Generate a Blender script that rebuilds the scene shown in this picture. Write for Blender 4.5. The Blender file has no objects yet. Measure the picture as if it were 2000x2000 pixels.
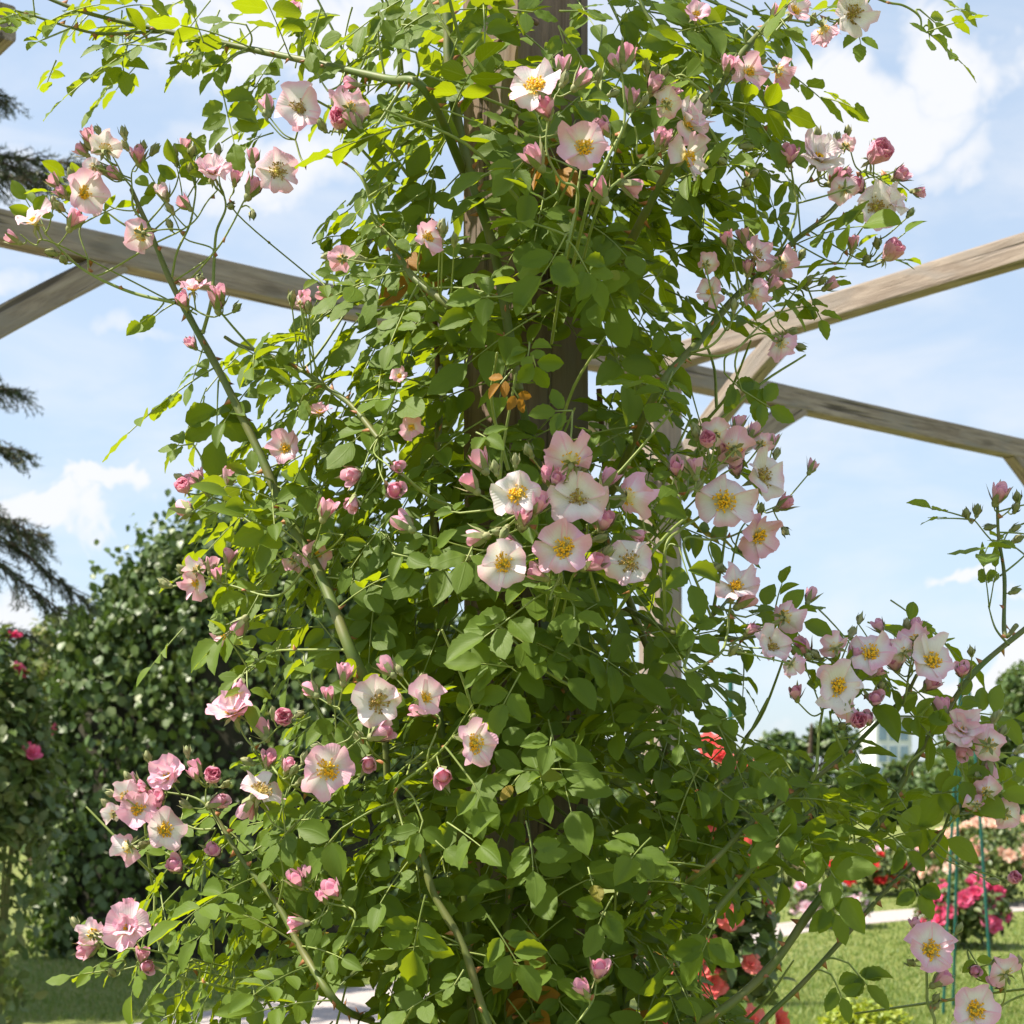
import bpy, bmesh, math, random
import numpy as np
from mathutils import Vector, Matrix

rnd = random.Random(11)
rng = np.random.default_rng(11)
scene = bpy.context.scene
COL = scene.collection
PI = math.pi

# ------------------------------------------------------------------ frame of reference
EYE = 1.2          # camera height
F = 3230.0         # focal length in photo pixels (2000 px wide)
HOR = 1560.0       # row of the horizon
D0 = 1.938         # distance of the front post
def P(px, py, Y):
    return np.array([(px - 1000.0) / F * Y, Y, EYE + (HOR - py) / F * Y])
def G(px, py):                       # point on the ground
    Y = EYE * F / (py - HOR)
    return np.array([(px - 1000.0) / F * Y, Y, 0.0])
A = np.array([.789, .6145, 0.0]); B = np.array([-.6145, .789, 0.0])   # pergola axes
SUN = np.array([-.98, -.12, 0]); SUN /= np.linalg.norm(SUN)
SUN_EL = math.radians(56)
SUNV = np.array([SUN[0] * math.cos(SUN_EL), SUN[1] * math.cos(SUN_EL), math.sin(SUN_EL)])

def unit(v):
    v = np.asarray(v, float); n = np.linalg.norm(v)
    return v / n if n > 1e-9 else np.array([0, 0, 1.0])
def rv(s=1.0):
    return rng.normal(size=3) * s

# ------------------------------------------------------------------ mesh accumulator
class Acc:
    def __init__(s):
        s.v = []; s.f4 = []; s.f3 = []; s.m4 = []; s.m3 = []; s.uv = []; s.t = []; s.n = 0
    def add(s, v, f, uv=None, tint=(0.5, 0, 0.5), mat=0):
        v = np.asarray(v, float); f = np.asarray(f, int)
        s.v.append(v)
        s.uv.append(np.zeros((len(v), 2)) if uv is None else np.asarray(uv, float))
        t = np.asarray(tint, float)
        s.t.append(np.tile(t, (len(v), 1)) if t.ndim == 1 else t)
        if f.shape[1] == 4: s.f4.append(f + s.n); s.m4.append(np.full(len(f), mat))
        else: s.f3.append(f + s.n); s.m3.append(np.full(len(f), mat))
        s.n += len(v)
    def build(s, name, mats, parent=None, origin=None, smooth=True):
        v = np.concatenate(s.v)
        org = np.zeros(3) if origin is None else np.asarray(origin, float)
        v = v - org
        loops = []; tot = []; mi = []
        if s.f4:
            f = np.concatenate(s.f4); loops.append(f.ravel()); tot.append(np.full(len(f), 4)); mi.append(np.concatenate(s.m4))
        if s.f3:
            f = np.concatenate(s.f3); loops.append(f.ravel()); tot.append(np.full(len(f), 3)); mi.append(np.concatenate(s.m3))
        loops = np.concatenate(loops); tot = np.concatenate(tot); mi = np.concatenate(mi)
        start = np.concatenate([[0], np.cumsum(tot)[:-1]])
        me = bpy.data.meshes.new(name)
        me.vertices.add(len(v)); me.vertices.foreach_set('co', v.ravel())
        me.loops.add(len(loops)); me.loops.foreach_set('vertex_index', loops.astype(np.int32))
        me.polygons.add(len(tot)); me.polygons.foreach_set('loop_start', start.astype(np.int32))
        me.polygons.foreach_set('loop_total', tot.astype(np.int32))
        me.polygons.foreach_set('material_index', mi.astype(np.int32))
        me.polygons.foreach_set('use_smooth', np.full(len(tot), smooth))
        uvl = me.uv_layers.new(name='UVMap')
        uv = np.concatenate(s.uv)[loops]; uvl.data.foreach_set('uv', uv.ravel())
        ta = me.attributes.new('tint', 'FLOAT_COLOR', 'POINT')
        t = np.concatenate(s.t); t4 = np.concatenate([t, np.ones((len(t), 1))], axis=1)
        ta.data.foreach_set('color', t4.ravel())
        me.update(calc_edges=True); me.validate()
        if not isinstance(mats, (list, tuple)): mats = [mats]
        for m in mats: me.materials.append(m)
        o = bpy.data.objects.new(name, me); COL.objects.link(o)
        o.location = org
        if parent is not None: attach(o, parent)
        return o

def attach(o, parent):
    # parents are only translated (or objects with own origin); keep the world position
    wp = Vector((0, 0, 0)); p = parent
    while p is not None:
        wp += p.location; p = p.parent
    o.parent = parent
    o.location = o.location - wp

def tag(o, label=None, cat=None, group=None, kind=None):
    if label: o['label'] = label
    if cat: o['category'] = cat
    if group: o['group'] = group
    if kind: o['kind'] = kind
    return o
def empty(name, loc, label=None, cat=None, group=None):
    o = bpy.data.objects.new(name, None); COL.objects.link(o)
    o.location = loc; o.empty_display_size = .1
    return tag(o, label, cat, group)

# ------------------------------------------------------------------ shapes
def catmull(pts, per=6):
    pts = np.asarray(pts, float)
    if len(pts) < 3:
        t = np.linspace(0, 1, per + 1)[:, None]
        return pts[0] * (1 - t) + pts[-1] * t
    q = np.vstack([2 * pts[0] - pts[1], pts, 2 * pts[-1] - pts[-2]])
    out = []
    for i in range(1, len(q) - 2):
        p0, p1, p2, p3 = q[i - 1:i + 3]
        for k in range(per):
            t = k / per
            out.append(.5 * ((2 * p1) + (-p0 + p2) * t + (2 * p0 - 5 * p1 + 4 * p2 - p3) * t * t + (-p0 + 3 * p1 - 3 * p2 + p3) * t ** 3))
    out.append(pts[-1])
    return np.array(out)

def tube(acc, pts, r0, r1, sides=6, mat=0, tint=(.5, 0, .5), per=6, smooth=True, rad=None):
    p = catmull(pts, per) if smooth else np.asarray(pts, float)
    n = len(p)
    r = np.linspace(r0, r1, n) if rad is None else np.asarray(rad)
    d = np.gradient(p, axis=0); d /= np.linalg.norm(d, axis=1)[:, None] + 1e-12
    ref = np.array([.31, -.2, .93]) if abs(d[0][2]) < .9 else np.array([.9, .3, .1])
    a = np.cross(d, ref); a /= np.linalg.norm(a, axis=1)[:, None] + 1e-12
    b = np.cross(d, a)
    th = np.arange(sides) / sides * 2 * PI
    ring = a[:, None, :] * np.cos(th)[None, :, None] + b[:, None, :] * np.sin(th)[None, :, None]
    v = (p[:, None, :] + ring * r[:, None, None]).reshape(-1, 3)
    i = np.arange(n - 1)[:, None]; j = np.arange(sides)[None, :]; j2 = (j + 1) % sides
    f = np.stack([i * sides + j, i * sides + j2, (i + 1) * sides + j2, (i + 1) * sides + j], -1).reshape(-1, 4)
    uv = np.stack([np.tile(np.arange(sides) / sides, n), np.repeat(np.arange(n) / n, sides)], -1)
    acc.add(v, f[:, ::-1], uv, tint, mat)
    # end cap
    acc.add(np.vstack([v[-sides:], p[-1:] + d[-1:] * r[-1]]), [[k, (k + 1) % sides, sides] for k in range(sides)], None, tint, mat)
    return p

def grid_faces(nu, nv):
    i = np.arange(nu - 1)[:, None]; j = np.arange(nv - 1)[None, :]
    return np.stack([i * nv + j, i * nv + j + 1, (i + 1) * nv + j + 1, (i + 1) * nv + j], -1).reshape(-1, 4)

def ellipsoid(acc, c, ax, ay, az, ra, rb, rc, nu=6, nv=8, mat=0, tint=(.5, 0, .5), tip=0.0):
    u = np.linspace(0, PI, nu); w = np.arange(nv) / nv * 2 * PI
    U, W = np.meshgrid(u, w, indexing='ij')
    s = np.sin(U)
    hz = -np.cos(U)
    nar = 1 - tip * np.clip(hz, 0, 1) ** 1.2
    X = s * np.cos(W) * ra * nar; Y = s * np.sin(W) * rb * nar; Z = hz * rc
    v = c + X[..., None] * ax + Y[..., None] * ay + Z[..., None] * az
    v = v.reshape(-1, 3)
    i = np.arange(nu - 1)[:, None]; j = np.arange(nv)[None, :]; j2 = (j + 1) % nv
    f = np.stack([i * nv + j, i * nv + j2, (i + 1) * nv + j2, (i + 1) * nv + j], -1).reshape(-1, 4)
    uv = np.stack([W.ravel() / (2 * PI), (hz.ravel() + 1) / 2], -1)
    acc.add(v, f, uv, tint, mat)

def frame_from(z, hint=None):
    z = unit(z)
    h = rv() if hint is None else np.asarray(hint, float)
    x = np.cross(h, z)
    if np.linalg.norm(x) < 1e-4: x = np.cross([.3, .9, .2], z)
    x = unit(x); y = np.cross(z, x)
    return x, y, z

# ---- leaflets
def leaflet_template(n, m, seed, wide=.58):
    r = np.random.default_rng(seed)
    s = np.linspace(0, 1, n + 1)
    w = np.sin(PI * s ** .90) ** .72 * (1 - .10 * s) * wide * .5
    w[0] = .012; w[-1] = .004
    fold = r.uniform(.08, .40); curl = r.uniform(.03, .26); roll = r.uniform(-.25, .3); wav = r.uniform(0, .03)
    t = np.linspace(-1, 1, m + 1)
    S, T = np.meshgrid(s, t, indexing='ij')
    W = w[:, None] * np.ones_like(T)
    if n >= 8:
        W = W * (1 + .06 * np.where(np.arange(n + 1) % 2 == 0, 1, -1)[:, None] * (np.abs(T) > .95) * (S > .08) * (S < .95))
    X = T * W + .04 * r.normal() * np.sin(S * PI)
    Z = np.abs(T) * W * fold - curl * S ** 2 * .8 + roll * W * np.abs(T) ** 2 * 1.2 + wav * np.sin(S * 17 + T * 2) * np.abs(T)
    Y = S - .10 * curl * S ** 3
    v = np.stack([X, Y, Z], -1).reshape(-1, 3)
    uv = np.stack([(T + 1) / 2, S], -1).reshape(-1, 2)
    return v, grid_faces(n + 1, m + 1)[:, ::-1], uv
LEAF_HI = [leaflet_template(10, 4, k, .56 + .03 * (k % 5)) for k in range(8)]
LEAF_LO = [leaflet_template(7, 4, 40 + k, .56 + .03 * (k % 5)) for k in range(8)]

def put_leaflet(acc, base, d, nrm, size, tint, hi=False, wmul=1.0):
    d = unit(d); nrm = unit(nrm - d * np.dot(nrm, d)); x = np.cross(d, nrm)
    v, f, uv = (LEAF_HI if hi else LEAF_LO)[rnd.randrange(8)]
    sc = np.array([wmul, 1, 1.0])
    vv = (v * sc) @ np.stack([x, d, nrm]) * size + base
    acc.add(vv, f, uv, tint, 0)

def compound(acc, base, a, nrm, length, size, pairs, tint, hi=False, jitter=.22, droop=.12, wmul=1.0):
    """a rose leaf: stalk with 2*pairs leaflets and a terminal one"""
    a = unit(a); nrm = unit(nrm - a * np.dot(nrm, a)); side = np.cross(a, nrm)
    bend = rnd.uniform(-.12, .12)
    ts = np.linspace(0, 1, 7)
    pts = np.array([base + a * length * t - np.array([0, 0, 1]) * droop * length * t * t + side * bend * length * t * t for t in ts])
    tube(acc, pts, .00105, .0006, 4, mat=1, tint=(tint[0], tint[1], .5), per=1, smooth=False)
    def at(t):
        k = min(int(t * 6), 5); u = t * 6 - k
        return pts[k] * (1 - u) + pts[k + 1] * u, unit(pts[k + 1] - pts[k])
    for i in range(pairs):
        t = .36 + .5 * (i + .5) / max(pairs, 1) if pairs > 1 else .62
        p, dd = at(min(t, .98))
        for sg in (-1, 1):
            if not hi and rnd.random() < .06: continue
            ang = math.radians(rnd.uniform(12, 38))
            d = side * sg * math.cos(ang) + dd * math.sin(ang) + rv(.10)
            n2 = nrm + side * sg * rnd.uniform(-.30, .12) + rv(jitter)
            sz = size * (.72 + .23 * (i + 1) / pairs) * rnd.uniform(.9, 1.08)
            tn = (min(1, max(0, tint[0] + rnd.uniform(-.12, .12))), tint[1], rnd.random())
            put_leaflet(acc, p + d * .0022, d, n2, sz, tn, hi, wmul * rnd.uniform(.9, 1.1))
    p, dd = at(.999)
    tn = (tint[0], tint[1], rnd.random())
    put_leaflet(acc, p, dd + rv(.08), nrm + rv(jitter), size * rnd.uniform(.98, 1.12), tn, hi, wmul)

# ------------------------------------------------------------------ materials
def mat(name):
    m = bpy.data.materials.new(name); m.use_nodes = True
    nt = m.node_tree; nt.nodes.clear()
    out = nt.nodes.new('ShaderNodeOutputMaterial')
    return m, nt, out
class N:
    """short-hand node builder"""
    def __init__(s, nt): s.nt = nt
    def n(s, t, **kw):
        x = s.nt.nodes.new(t)
        for k, v in kw.items(): setattr(x, k, v)
        return x
    def l(s, a, b): s.nt.links.new(a, b)
    def inp(s, sock, v):
        if hasattr(v, 'links'): s.l(v, sock)
        else: sock.default_value = v
    def math(s, op, a, b=0.0, c=0.0, clamp=False):
        x = s.n('ShaderNodeMath', operation=op, use_clamp=clamp)
        s.inp(x.inputs[0], a); s.inp(x.inputs[1], b); s.inp(x.inputs[2], c)
        return x.outputs[0]
    def mix(s, fac, a, b, blend='MIX'):
        x = s.n('ShaderNodeMix', data_type='RGBA', blend_type=blend)
        s.inp(x.inputs[0], fac)
        for k, v in ((6, a), (7, b)):
            if hasattr(v, 'links'): s.l(v, x.inputs[k])
            else: x.inputs[k].default_value = (*v, 1) if len(v) == 3 else v
        return x.outputs[2]
    def noise(s, vec, scale, detail=3, rough=.55, dist=0.0):
        x = s.n('ShaderNodeTexNoise'); x.inputs['Scale'].default_value = scale
        x.inputs['Detail'].default_value = detail; x.inputs['Roughness'].default_value = rough
        x.inputs['Distortion'].default_value = dist
        if vec is not None: s.l(vec, x.inputs['Vector'])
        return x.outputs['Fac']
    def ramp(s, fac, stops):
        x = s.n('ShaderNodeValToRGB'); cr = x.color_ramp
        while len(cr.elements) < len(stops): cr.elements.new(.5)
        for e, (p, c) in zip(cr.elements, stops):
            e.position = p; e.color = (*c, 1) if len(c) == 3 else c
        s.l(fac, x.inputs[0]); return x.outputs[0]
    def smooth(s, v, lo, hi):
        x = s.n('ShaderNodeMapRange', interpolation_type='SMOOTHSTEP')
        s.inp(x.inputs['Value'], v); x.inputs['From Min'].default_value = lo; x.inputs['From Max'].default_value = hi
        return x.outputs['Result']

def leaf_material(name, dark, light, under, trans, young, dry=(.42, .2, .03), tfac=.42, rough=.42, spec=.5, vein=True):
    m, nt, out = mat(name); k = N(nt)
    at = k.n('ShaderNodeAttribute', attribute_name='tint'); sep = k.n('ShaderNodeSeparateColor'); k.l(at.outputs['Color'], sep.inputs[0])
    r, g, b = sep.outputs
    uv = k.n('ShaderNodeUVMap'); su = k.n('ShaderNodeSeparateXYZ'); k.l(uv.outputs[0], su.inputs[0])
    tc = k.n('ShaderNodeTexCoord')
    ns = k.noise(tc.outputs['Object'], 60, 3)
    base = k.mix(r, dark, light)
    base = k.mix(k.math('MULTIPLY', ns, .5), base, light)
    yg = k.smooth(g, 0.0, .5)
    base = k.mix(yg, base, young)
    dr = k.smooth(g, .6, .8)
    base = k.mix(dr, base, dry)
    sn = k.noise(tc.outputs['Object'], 190, 2, .5)
    base = k.mix(k.math('MULTIPLY', k.smooth(sn, .70, .76), .75), base, (.16, .085, .02))
    # individual hue shift
    hs = k.n('ShaderNodeHueSaturation'); k.l(base, hs.inputs['Color'])
    k.l(k.math('MULTIPLY_ADD', b, .035, .482), hs.inputs['Hue']); k.l(k.math('MULTIPLY_ADD', b, -.25, 1.1), hs.inputs['Saturation'])
    k.l(k.math('MULTIPLY_ADD', b, .5, .76), hs.inputs['Value'])
    base = hs.outputs[0]
    hgt = ns
    if vein:
        ax = k.math('ABSOLUTE', k.math('SUBTRACT', su.outputs[0], .5))
        mid = k.math('SUBTRACT', 1.0, k.smooth(ax, .014, .055))
        sv = k.math('SINE', k.math('MULTIPLY_ADD', su.outputs[1], 46.0, k.math('MULTIPLY', ax, -44.0)))
        svm = k.smooth(sv, .72, 1.0)
        vm = k.math('MAXIMUM', k.math('MULTIPLY', mid, .7), k.math('MULTIPLY', svm, .26))
        base = k.mix(vm, base, (.24, .33, .10))
        hgt = k.math('MULTIPLY_ADD', ns, .4, k.math('MULTIPLY', vm, -1.0))
    geo = k.n('ShaderNodeNewGeometry')
    und = k.mix(k.math('MULTIPLY', dr, 1.0), under, dry)
    col = k.mix(geo.outputs['Backfacing'], base, und)
    bs = k.n('ShaderNodeBsdfPrincipled'); k.l(col, bs.inputs['Base Color'])
    k.l(k.math('MULTIPLY_ADD', ns, .25, rough - .08), bs.inputs['Roughness'])
    bs.inputs['Specular IOR Level'].default_value = spec
    bp = k.n('ShaderNodeBump'); bp.inputs['Strength'].default_value = .25; bp.inputs['Distance'].default_value = .002
    k.l(hgt, bp.inputs['Height']); k.l(bp.outputs[0], bs.inputs['Normal'])
    tr = k.n('ShaderNodeBsdfTranslucent')
    tcol = k.mix(dr, k.mix(k.math('MULTIPLY', b, .5), trans, young), dry)
    k.l(tcol, tr.inputs['Color'])
    mx = k.n('ShaderNodeMixShader'); mx.inputs[0].default_value = tfac
    k.l(bs.outputs[0], mx.inputs[1]); k.l(tr.outputs[0], mx.inputs[2]); k.l(mx.outputs[0], out.inputs[0])
    return m

M_LEAF = leaf_material('rose leaf', (.030, .078, .004), (.088, .165, .009), (.110, .175, .026), (.46, .56, .006), (.27, .31, .012), dry=(.36, .17, .02), tfac=.40, rough=.5, spec=.22)
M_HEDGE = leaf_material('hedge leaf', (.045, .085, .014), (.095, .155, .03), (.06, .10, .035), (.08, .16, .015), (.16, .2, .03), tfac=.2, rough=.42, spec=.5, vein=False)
M_FAR = leaf_material('tree leaf', (.045, .09, .018), (.09, .15, .03), (.07, .12, .04), (.12, .2, .02), (.26, .26, .08), tfac=.3, vein=False)
M_CONIFER = leaf_material('conifer needle', (.03, .055, .018), (.07, .105, .03), (.03, .05, .02), (.05, .08, .01), (.1, .11, .03), tfac=.15, rough=.5, vein=False)
M_LIME = leaf_material('lime leaf', (.16, .24, .012), (.3, .36, .02), (.25, .32, .03), (.4, .5, .02), (.4, .4, .02), tfac=.35, vein=False)
M_GRASSB = leaf_material('grass blade', (.125, .175, .03), (.215, .26, .06), (.12, .2, .04), (.2, .32, .03), (.26, .3, .06), tfac=.3, rough=.5, vein=False)

def simple(name, c1, c2, scale=40, rough=.6, spec=.4, bump=.0, sss=0):
    m, nt, out = mat(name); k = N(nt)
    tc = k.n('ShaderNodeTexCoord'); ns = k.noise(tc.outputs['Object'], scale, 4)
    bs = k.n('ShaderNodeBsdfPrincipled'); k.l(k.mix(k.smooth(ns, .3, .7), c1, c2), bs.inputs['Base Color'])
    bs.inputs['Roughness'].default_value = rough; bs.inputs['Specular IOR Level'].default_value = spec
    if bump:
        bp = k.n('ShaderNodeBump'); bp.inputs['Strength'].default_value = bump; bp.inputs['Distance'].default_value = .004
        k.l(ns, bp.inputs['Height']); k.l(bp.outputs[0], bs.inputs['Normal'])
    k.l(bs.outputs[0], out.inputs[0])
    return m
M_STEM = simple('green stem', (.17, .23, .05), (.27, .31, .085), 60, .5)
M_CANE = simple('rose cane', (.085, .135, .02), (.15, .15, .045), 28, .55)
M_DEADCANE = simple('old brown cane', (.09, .05, .025), (.2, .11, .06), 50, .8)
M_THORN = simple('thorn', (.35, .12, .05), (.45, .22, .09), 50, .5)
M_SEPAL = simple('sepal', (.20, .24, .09), (.32, .30, .15), 120, .7)
M_BARK = simple('bark', (.05, .035, .025), (.14, .10, .07), 18, .9, .2, .5)
M_TEAL = simple('painted green metal', (.008, .085, .07), (.012, .12, .09), 20, .4, .5)
M_FILA = simple('stamen filament', (.75, .62, .16), (.8, .68, .3), 100, .6)
M_ANTHER = simple('fresh anther', (.86, .42, .008), (.92, .56, .02), 100, .6)
M_ANTHOLD = simple('spent anther', (.28, .17, .05), (.5, .34, .1), 100, .7)
M_PISTIL = simple('flower centre', (.6, .5, .06), (.7, .62, .12), 100, .6)

def petal_material(name='rose petal', white=(.87, .81, .81), pink=(.86, .47, .61), deep=(.86, .24, .38), tfac=.34):
    m, nt, out = mat(name); k = N(nt)
    at = k.n('ShaderNodeAttribute', attribute_name='tint'); sep = k.n('ShaderNodeSeparateColor'); k.l(at.outputs['Color'], sep.inputs[0])
    pinkness = sep.outputs[0]; deepness = sep.outputs[1]
    uv = k.n('ShaderNodeUVMap'); su = k.n('ShaderNodeSeparateXYZ'); k.l(uv.outputs[0], su.inputs[0])
    tc = k.n('ShaderNodeTexCoord')
    ns = k.noise(tc.outputs['Object'], 70, 3)
    ax = k.math('ABSOLUTE', k.math('MULTIPLY_ADD', su.outputs[0], 2.0, -1.0))
    edge = k.math('MAXIMUM', su.outputs[1], k.math('MULTIPLY', k.math('POWER', ax, 2.0), .92))
    e = k.math('ADD', edge, k.math('MULTIPLY_ADD', ns, .5, -.25))
    ge = k.n('ShaderNodeNewGeometry')
    e = k.math('ADD', e, k.math('MULTIPLY', ge.outputs['Backfacing'], .10))
    e = k.math('ADD', e, k.math('MULTIPLY_ADD', pinkness, .9, -.44))
    pf = k.smooth(e, .42, 1.05)
    col = k.mix(pf, white, pink)
    col = k.mix(deepness, col, deep)
    col = k.mix(k.math('MULTIPLY', k.math('SUBTRACT', 1.0, k.smooth(su.outputs[1], .10, .40)), sep.outputs[2]), col, (.86, .70, .16))  # yellow glow around the stamens, put into the petal base colour
    sn = k.noise(tc.outputs['Object'], 230, 2, .5)
    col = k.mix(k.math('MULTIPLY', k.smooth(sn, .70, .77), .45), col, (.42, .25, .13))
    st = k.math('SINE', k.math('MULTIPLY', su.outputs[0], 70.0))
    bs = k.n('ShaderNodeBsdfPrincipled'); k.l(col, bs.inputs['Base Color'])
    bs.inputs['Roughness'].default_value = .6; bs.inputs['Specular IOR Level'].default_value = .25
    bs.inputs['Sheen Weight'].default_value = .08
    bp = k.n('ShaderNodeBump'); bp.inputs['Strength'].default_value = .35; bp.inputs['Distance'].default_value = .002
    k.l(k.math('MULTIPLY_ADD', st, .10, k.math('MULTIPLY', ns, 1.4)), bp.inputs['Height']); k.l(bp.outputs[0], bs.inputs['Normal'])
    tr = k.n('ShaderNodeBsdfTranslucent'); k.l(col, tr.inputs['Color'])
    mx = k.n('ShaderNodeMixShader'); mx.inputs[0].default_value = tfac
    k.l(bs.outputs[0], mx.inputs[1]); k.l(tr.outputs[0], mx.inputs[2]); k.l(mx.outputs[0], out.inputs[0])
    return m
M_PETAL = petal_material()
M_PINKBLOOM = petal_material('bright pink petal', (.80, .20, .34), (.74, .06, .19), (.6, .02, .09), .25)
M_CORAL = petal_material('coral red petal', (.88, .30, .26), (.84, .15, .14), (.75, .05, .05), .35)
M_PEACH = petal_material('peach petal', (.85, .72, .60), (.84, .50, .38), (.8, .3, .2), .3)
M_RED = petal_material('red petal', (.7, .05, .05), (.6, .02, .02), (.5, .01, .01), .25)

def wood_material(name, c0, c1, c2):
    m, nt, out = mat(name); k = N(nt)
    tc = k.n('ShaderNodeTexCoord'); oi = k.n('ShaderNodeObjectInfo')
    add = k.n('ShaderNodeVectorMath', operation='ADD')
    mul = k.n('ShaderNodeVectorMath', operation='SCALE'); k.l(oi.outputs['Random'], mul.inputs['Scale']); mul.inputs[0].default_value = (7, 3, 5)
    k.l(tc.outputs['Object'], add.inputs[0]); k.l(mul.outputs[0], add.inputs[1])
    mp = k.n('ShaderNodeMapping'); mp.inputs['Scale'].default_value = (4, 46, 46); k.l(add.outputs[0], mp.inputs[0])
    g1 = k.noise(mp.outputs[0], 1.6, 6, .65, .6)
    mp2 = k.n('ShaderNodeMapping'); mp2.inputs['Scale'].default_value = (2.2, 7, 7); k.l(add.outputs[0], mp2.inputs[0])
    g2 = k.noise(mp2.outputs[0], 1.4, 4, .6, .8)
    mp3 = k.n('ShaderNodeMapping'); mp3.inputs['Scale'].default_value = (1.4, 55, 55); k.l(add.outputs[0], mp3.inputs[0])
    g3 = k.noise(mp3.outputs[0], 1.0, 3, .5, .2)
    crack = k.smooth(g3, .60, .67)
    vo = k.n('ShaderNodeTexVoronoi'); vo.inputs['Scale'].default_value = 1.0
    mp4 = k.n('ShaderNodeMapping'); mp4.inputs['Scale'].default_value = (4.0, 11, 11); k.l(add.outputs[0], mp4.inputs[0]); k.l(mp4.outputs[0], vo.inputs['Vector'])
    knot = k.math('SUBTRACT', 1.0, k.smooth(vo.outputs['Distance'], .06, .22))
    col = k.mix(k.smooth(g1, .25, .75), c0, c1)
    col = k.mix(k.smooth(g2, .42, .68), col, c2)
    col = k.mix(k.math('MULTIPLY', knot, .4), col, (.06, .045, .035))
    col = k.mix(k.math('MULTIPLY', crack, .75), col, (.045, .035, .028))
    bs = k.n('ShaderNodeBsdfPrincipled'); k.l(col, bs.inputs['Base Color']); bs.inputs['Roughness'].default_value = .8
    bs.inputs['Specular IOR Level'].default_value = .25
    h = k.math('MULTIPLY_ADD', crack, -1.2, g1)
    bp = k.n('ShaderNodeBump'); bp.inputs['Strength'].default_value = .6; bp.inputs['Distance'].default_value = .004
    k.l(h, bp.inputs['Height']); k.l(bp.outputs[0], bs.inputs['Normal'])
    k.l(bs.outputs[0], out.inputs[0])
    return m
M_WOOD = wood_material('weathered timber', (.18, .135, .108), (.39, .315, .265), (.26, .225, .205))
M_WOODP = wood_material('weathered post timber', (.11, .07, .045), (.25, .175, .13), (.17, .14, .12))

# ------------------------------------------------------------------ pergola
pergola = empty('pergola', (0, D0, 0), 'weathered timber pergola with square posts, beams and slanting braces against the sky', 'pergola')
PA = np.array([.0127 * 1.0 + .003, D0 + .02, 0])          # front post centre
S = 2.45
C0 = np.array([.483, 5.38, 0])
def timber(name, p0, p1, w, h, up=(0, 0, 1), material=None, bevel=.006, ends=None):
    p0 = np.asarray(p0, float); p1 = np.asarray(p1, float)
    L = np.linalg.norm(p1 - p0); x = (p1 - p0) / L
    y = unit(np.cross(up, x)); z = np.cross(x, y)
    bm = bmesh.new(); bmesh.ops.create_cube(bm, size=1)
    nseg = max(2, int(L / .12))
    for v in bm.verts: v.co = Vector((v.co.x * L, v.co.y * w, v.co.z * h))
    ed = [e for e in bm.edges if abs(e.verts[0].co.x - e.verts[1].co.x) > L * .5]
    bmesh.ops.subdivide_edges(bm, edges=ed, cuts=nseg)
    le = [e for e in bm.edges if abs(abs(e.verts[0].co.y) - w / 2) < 1e-5 and abs(abs(e.verts[0].co.z) - h / 2) < 1e-5
          and abs(e.verts[0].co.y - e.verts[1].co.y) < 1e-5 and abs(e.verts[0].co.z - e.verts[1].co.z) < 1e-5]
    bmesh.ops.bevel(bm, geom=le, offset=bevel, segments=2, profile=.6, affect='EDGES')
    rr = random.Random(int(L * 1000) + int(p0[0] * 100))
    kx = [rr.uniform(-1, 1) for _ in range(4)]
    for v in bm.verts:
        t = v.co.x / L
        v.co.y += .0022 * math.sin(5 * t + kx[0] * 4) ; v.co.z += .0022 * math.sin(6 * t + kx[1] * 4)
        v.co.y += rr.uniform(-.0007, .0007); v.co.z += rr.uniform(-.0007, .0007)
    if name == 'brace':                     # slightly arched brace
        for v in bm.verts:
            t = v.co.x / (L / 2); v.co.z += .010 * (1 - t * t)
    me = bpy.data.meshes.new(name); bm.to_mesh(me); bm.free()
    me.materials.append(material or M_WOOD)
    o = bpy.data.objects.new(name, me); COL.objects.link(o)
    c = (p0 + p1) / 2
    M = Matrix((x, y, z)).transposed().to_4x4()
    o.rotation_euler = M.to_euler()
    o.location = Vector(c)
    attach(o, pergola)
    return o
zA = EYE + 1.427; zB = EYE + 1.459
TH = .076
up0 = np.array([0, 0, 1.0])
posts = {'F': PA, 'L': C0 - S * A, 'C': C0, 'R': C0 - S * B, 'N': C0 + S * A, 'K': C0 - 2 * S * A}
for key, p in posts.items():
    s_ = .107 if key == 'F' else .10
    timber('post', p, p + up0 * (zA - TH - .002), s_, s_, up=A, material=M_WOODP if key == 'F' else M_WOOD, bevel=.005)
zlow = lambda p, z: np.array([p[0], p[1], z])
# beams along A (butted end to end over the posts)
for p in (posts['K'], posts['L'], posts['C']):
    timber('beam', zlow(p + A * .003, zA - TH / 2), zlow(p + A * (S - .003), zA - TH / 2), .062, TH)
timber('beam', zlow(PA - A * 1.1, zA - TH / 2), zlow(PA + A * (S + .3), zA - TH / 2), .062, TH)
timber('beam', zlow(posts['N'] + A * .003, zA - TH / 2), zlow(posts['N'] + A * S, zA - TH / 2), .062, TH)
# beams along B, notched over those along A and 3 cm higher
def bbeam(p, a0, a1, y0=0):
    timber('beam', zlow(p + B * a0, zB - .036), zlow(p + B * a1, zB - .036), .062, .072)
bbeam(C0, -S - .3, -.046)
timber('beam', zlow(posts['L'] - B * .69, zB + .11), zlow(posts['L'] + B * .4, zB + .11), .06, .072)
def brace(p, d, z0=EYE + .985, run=.56):
    top = zA - TH
    a = zlow(p + d * .03, z0); b = zlow(p + d * run, top + .02)
    timber('brace', a, b, .055, .068)
brace(posts['L'], A); brace(posts['C'], A, run=.66); brace(posts['N'], -A); brace(posts['C'], -A)
brace(posts['C'], -B, run=.52, z0=EYE + 1.02); brace(posts['L'], -A); brace(posts['R'], B)
brace(posts['N'], A)

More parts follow.
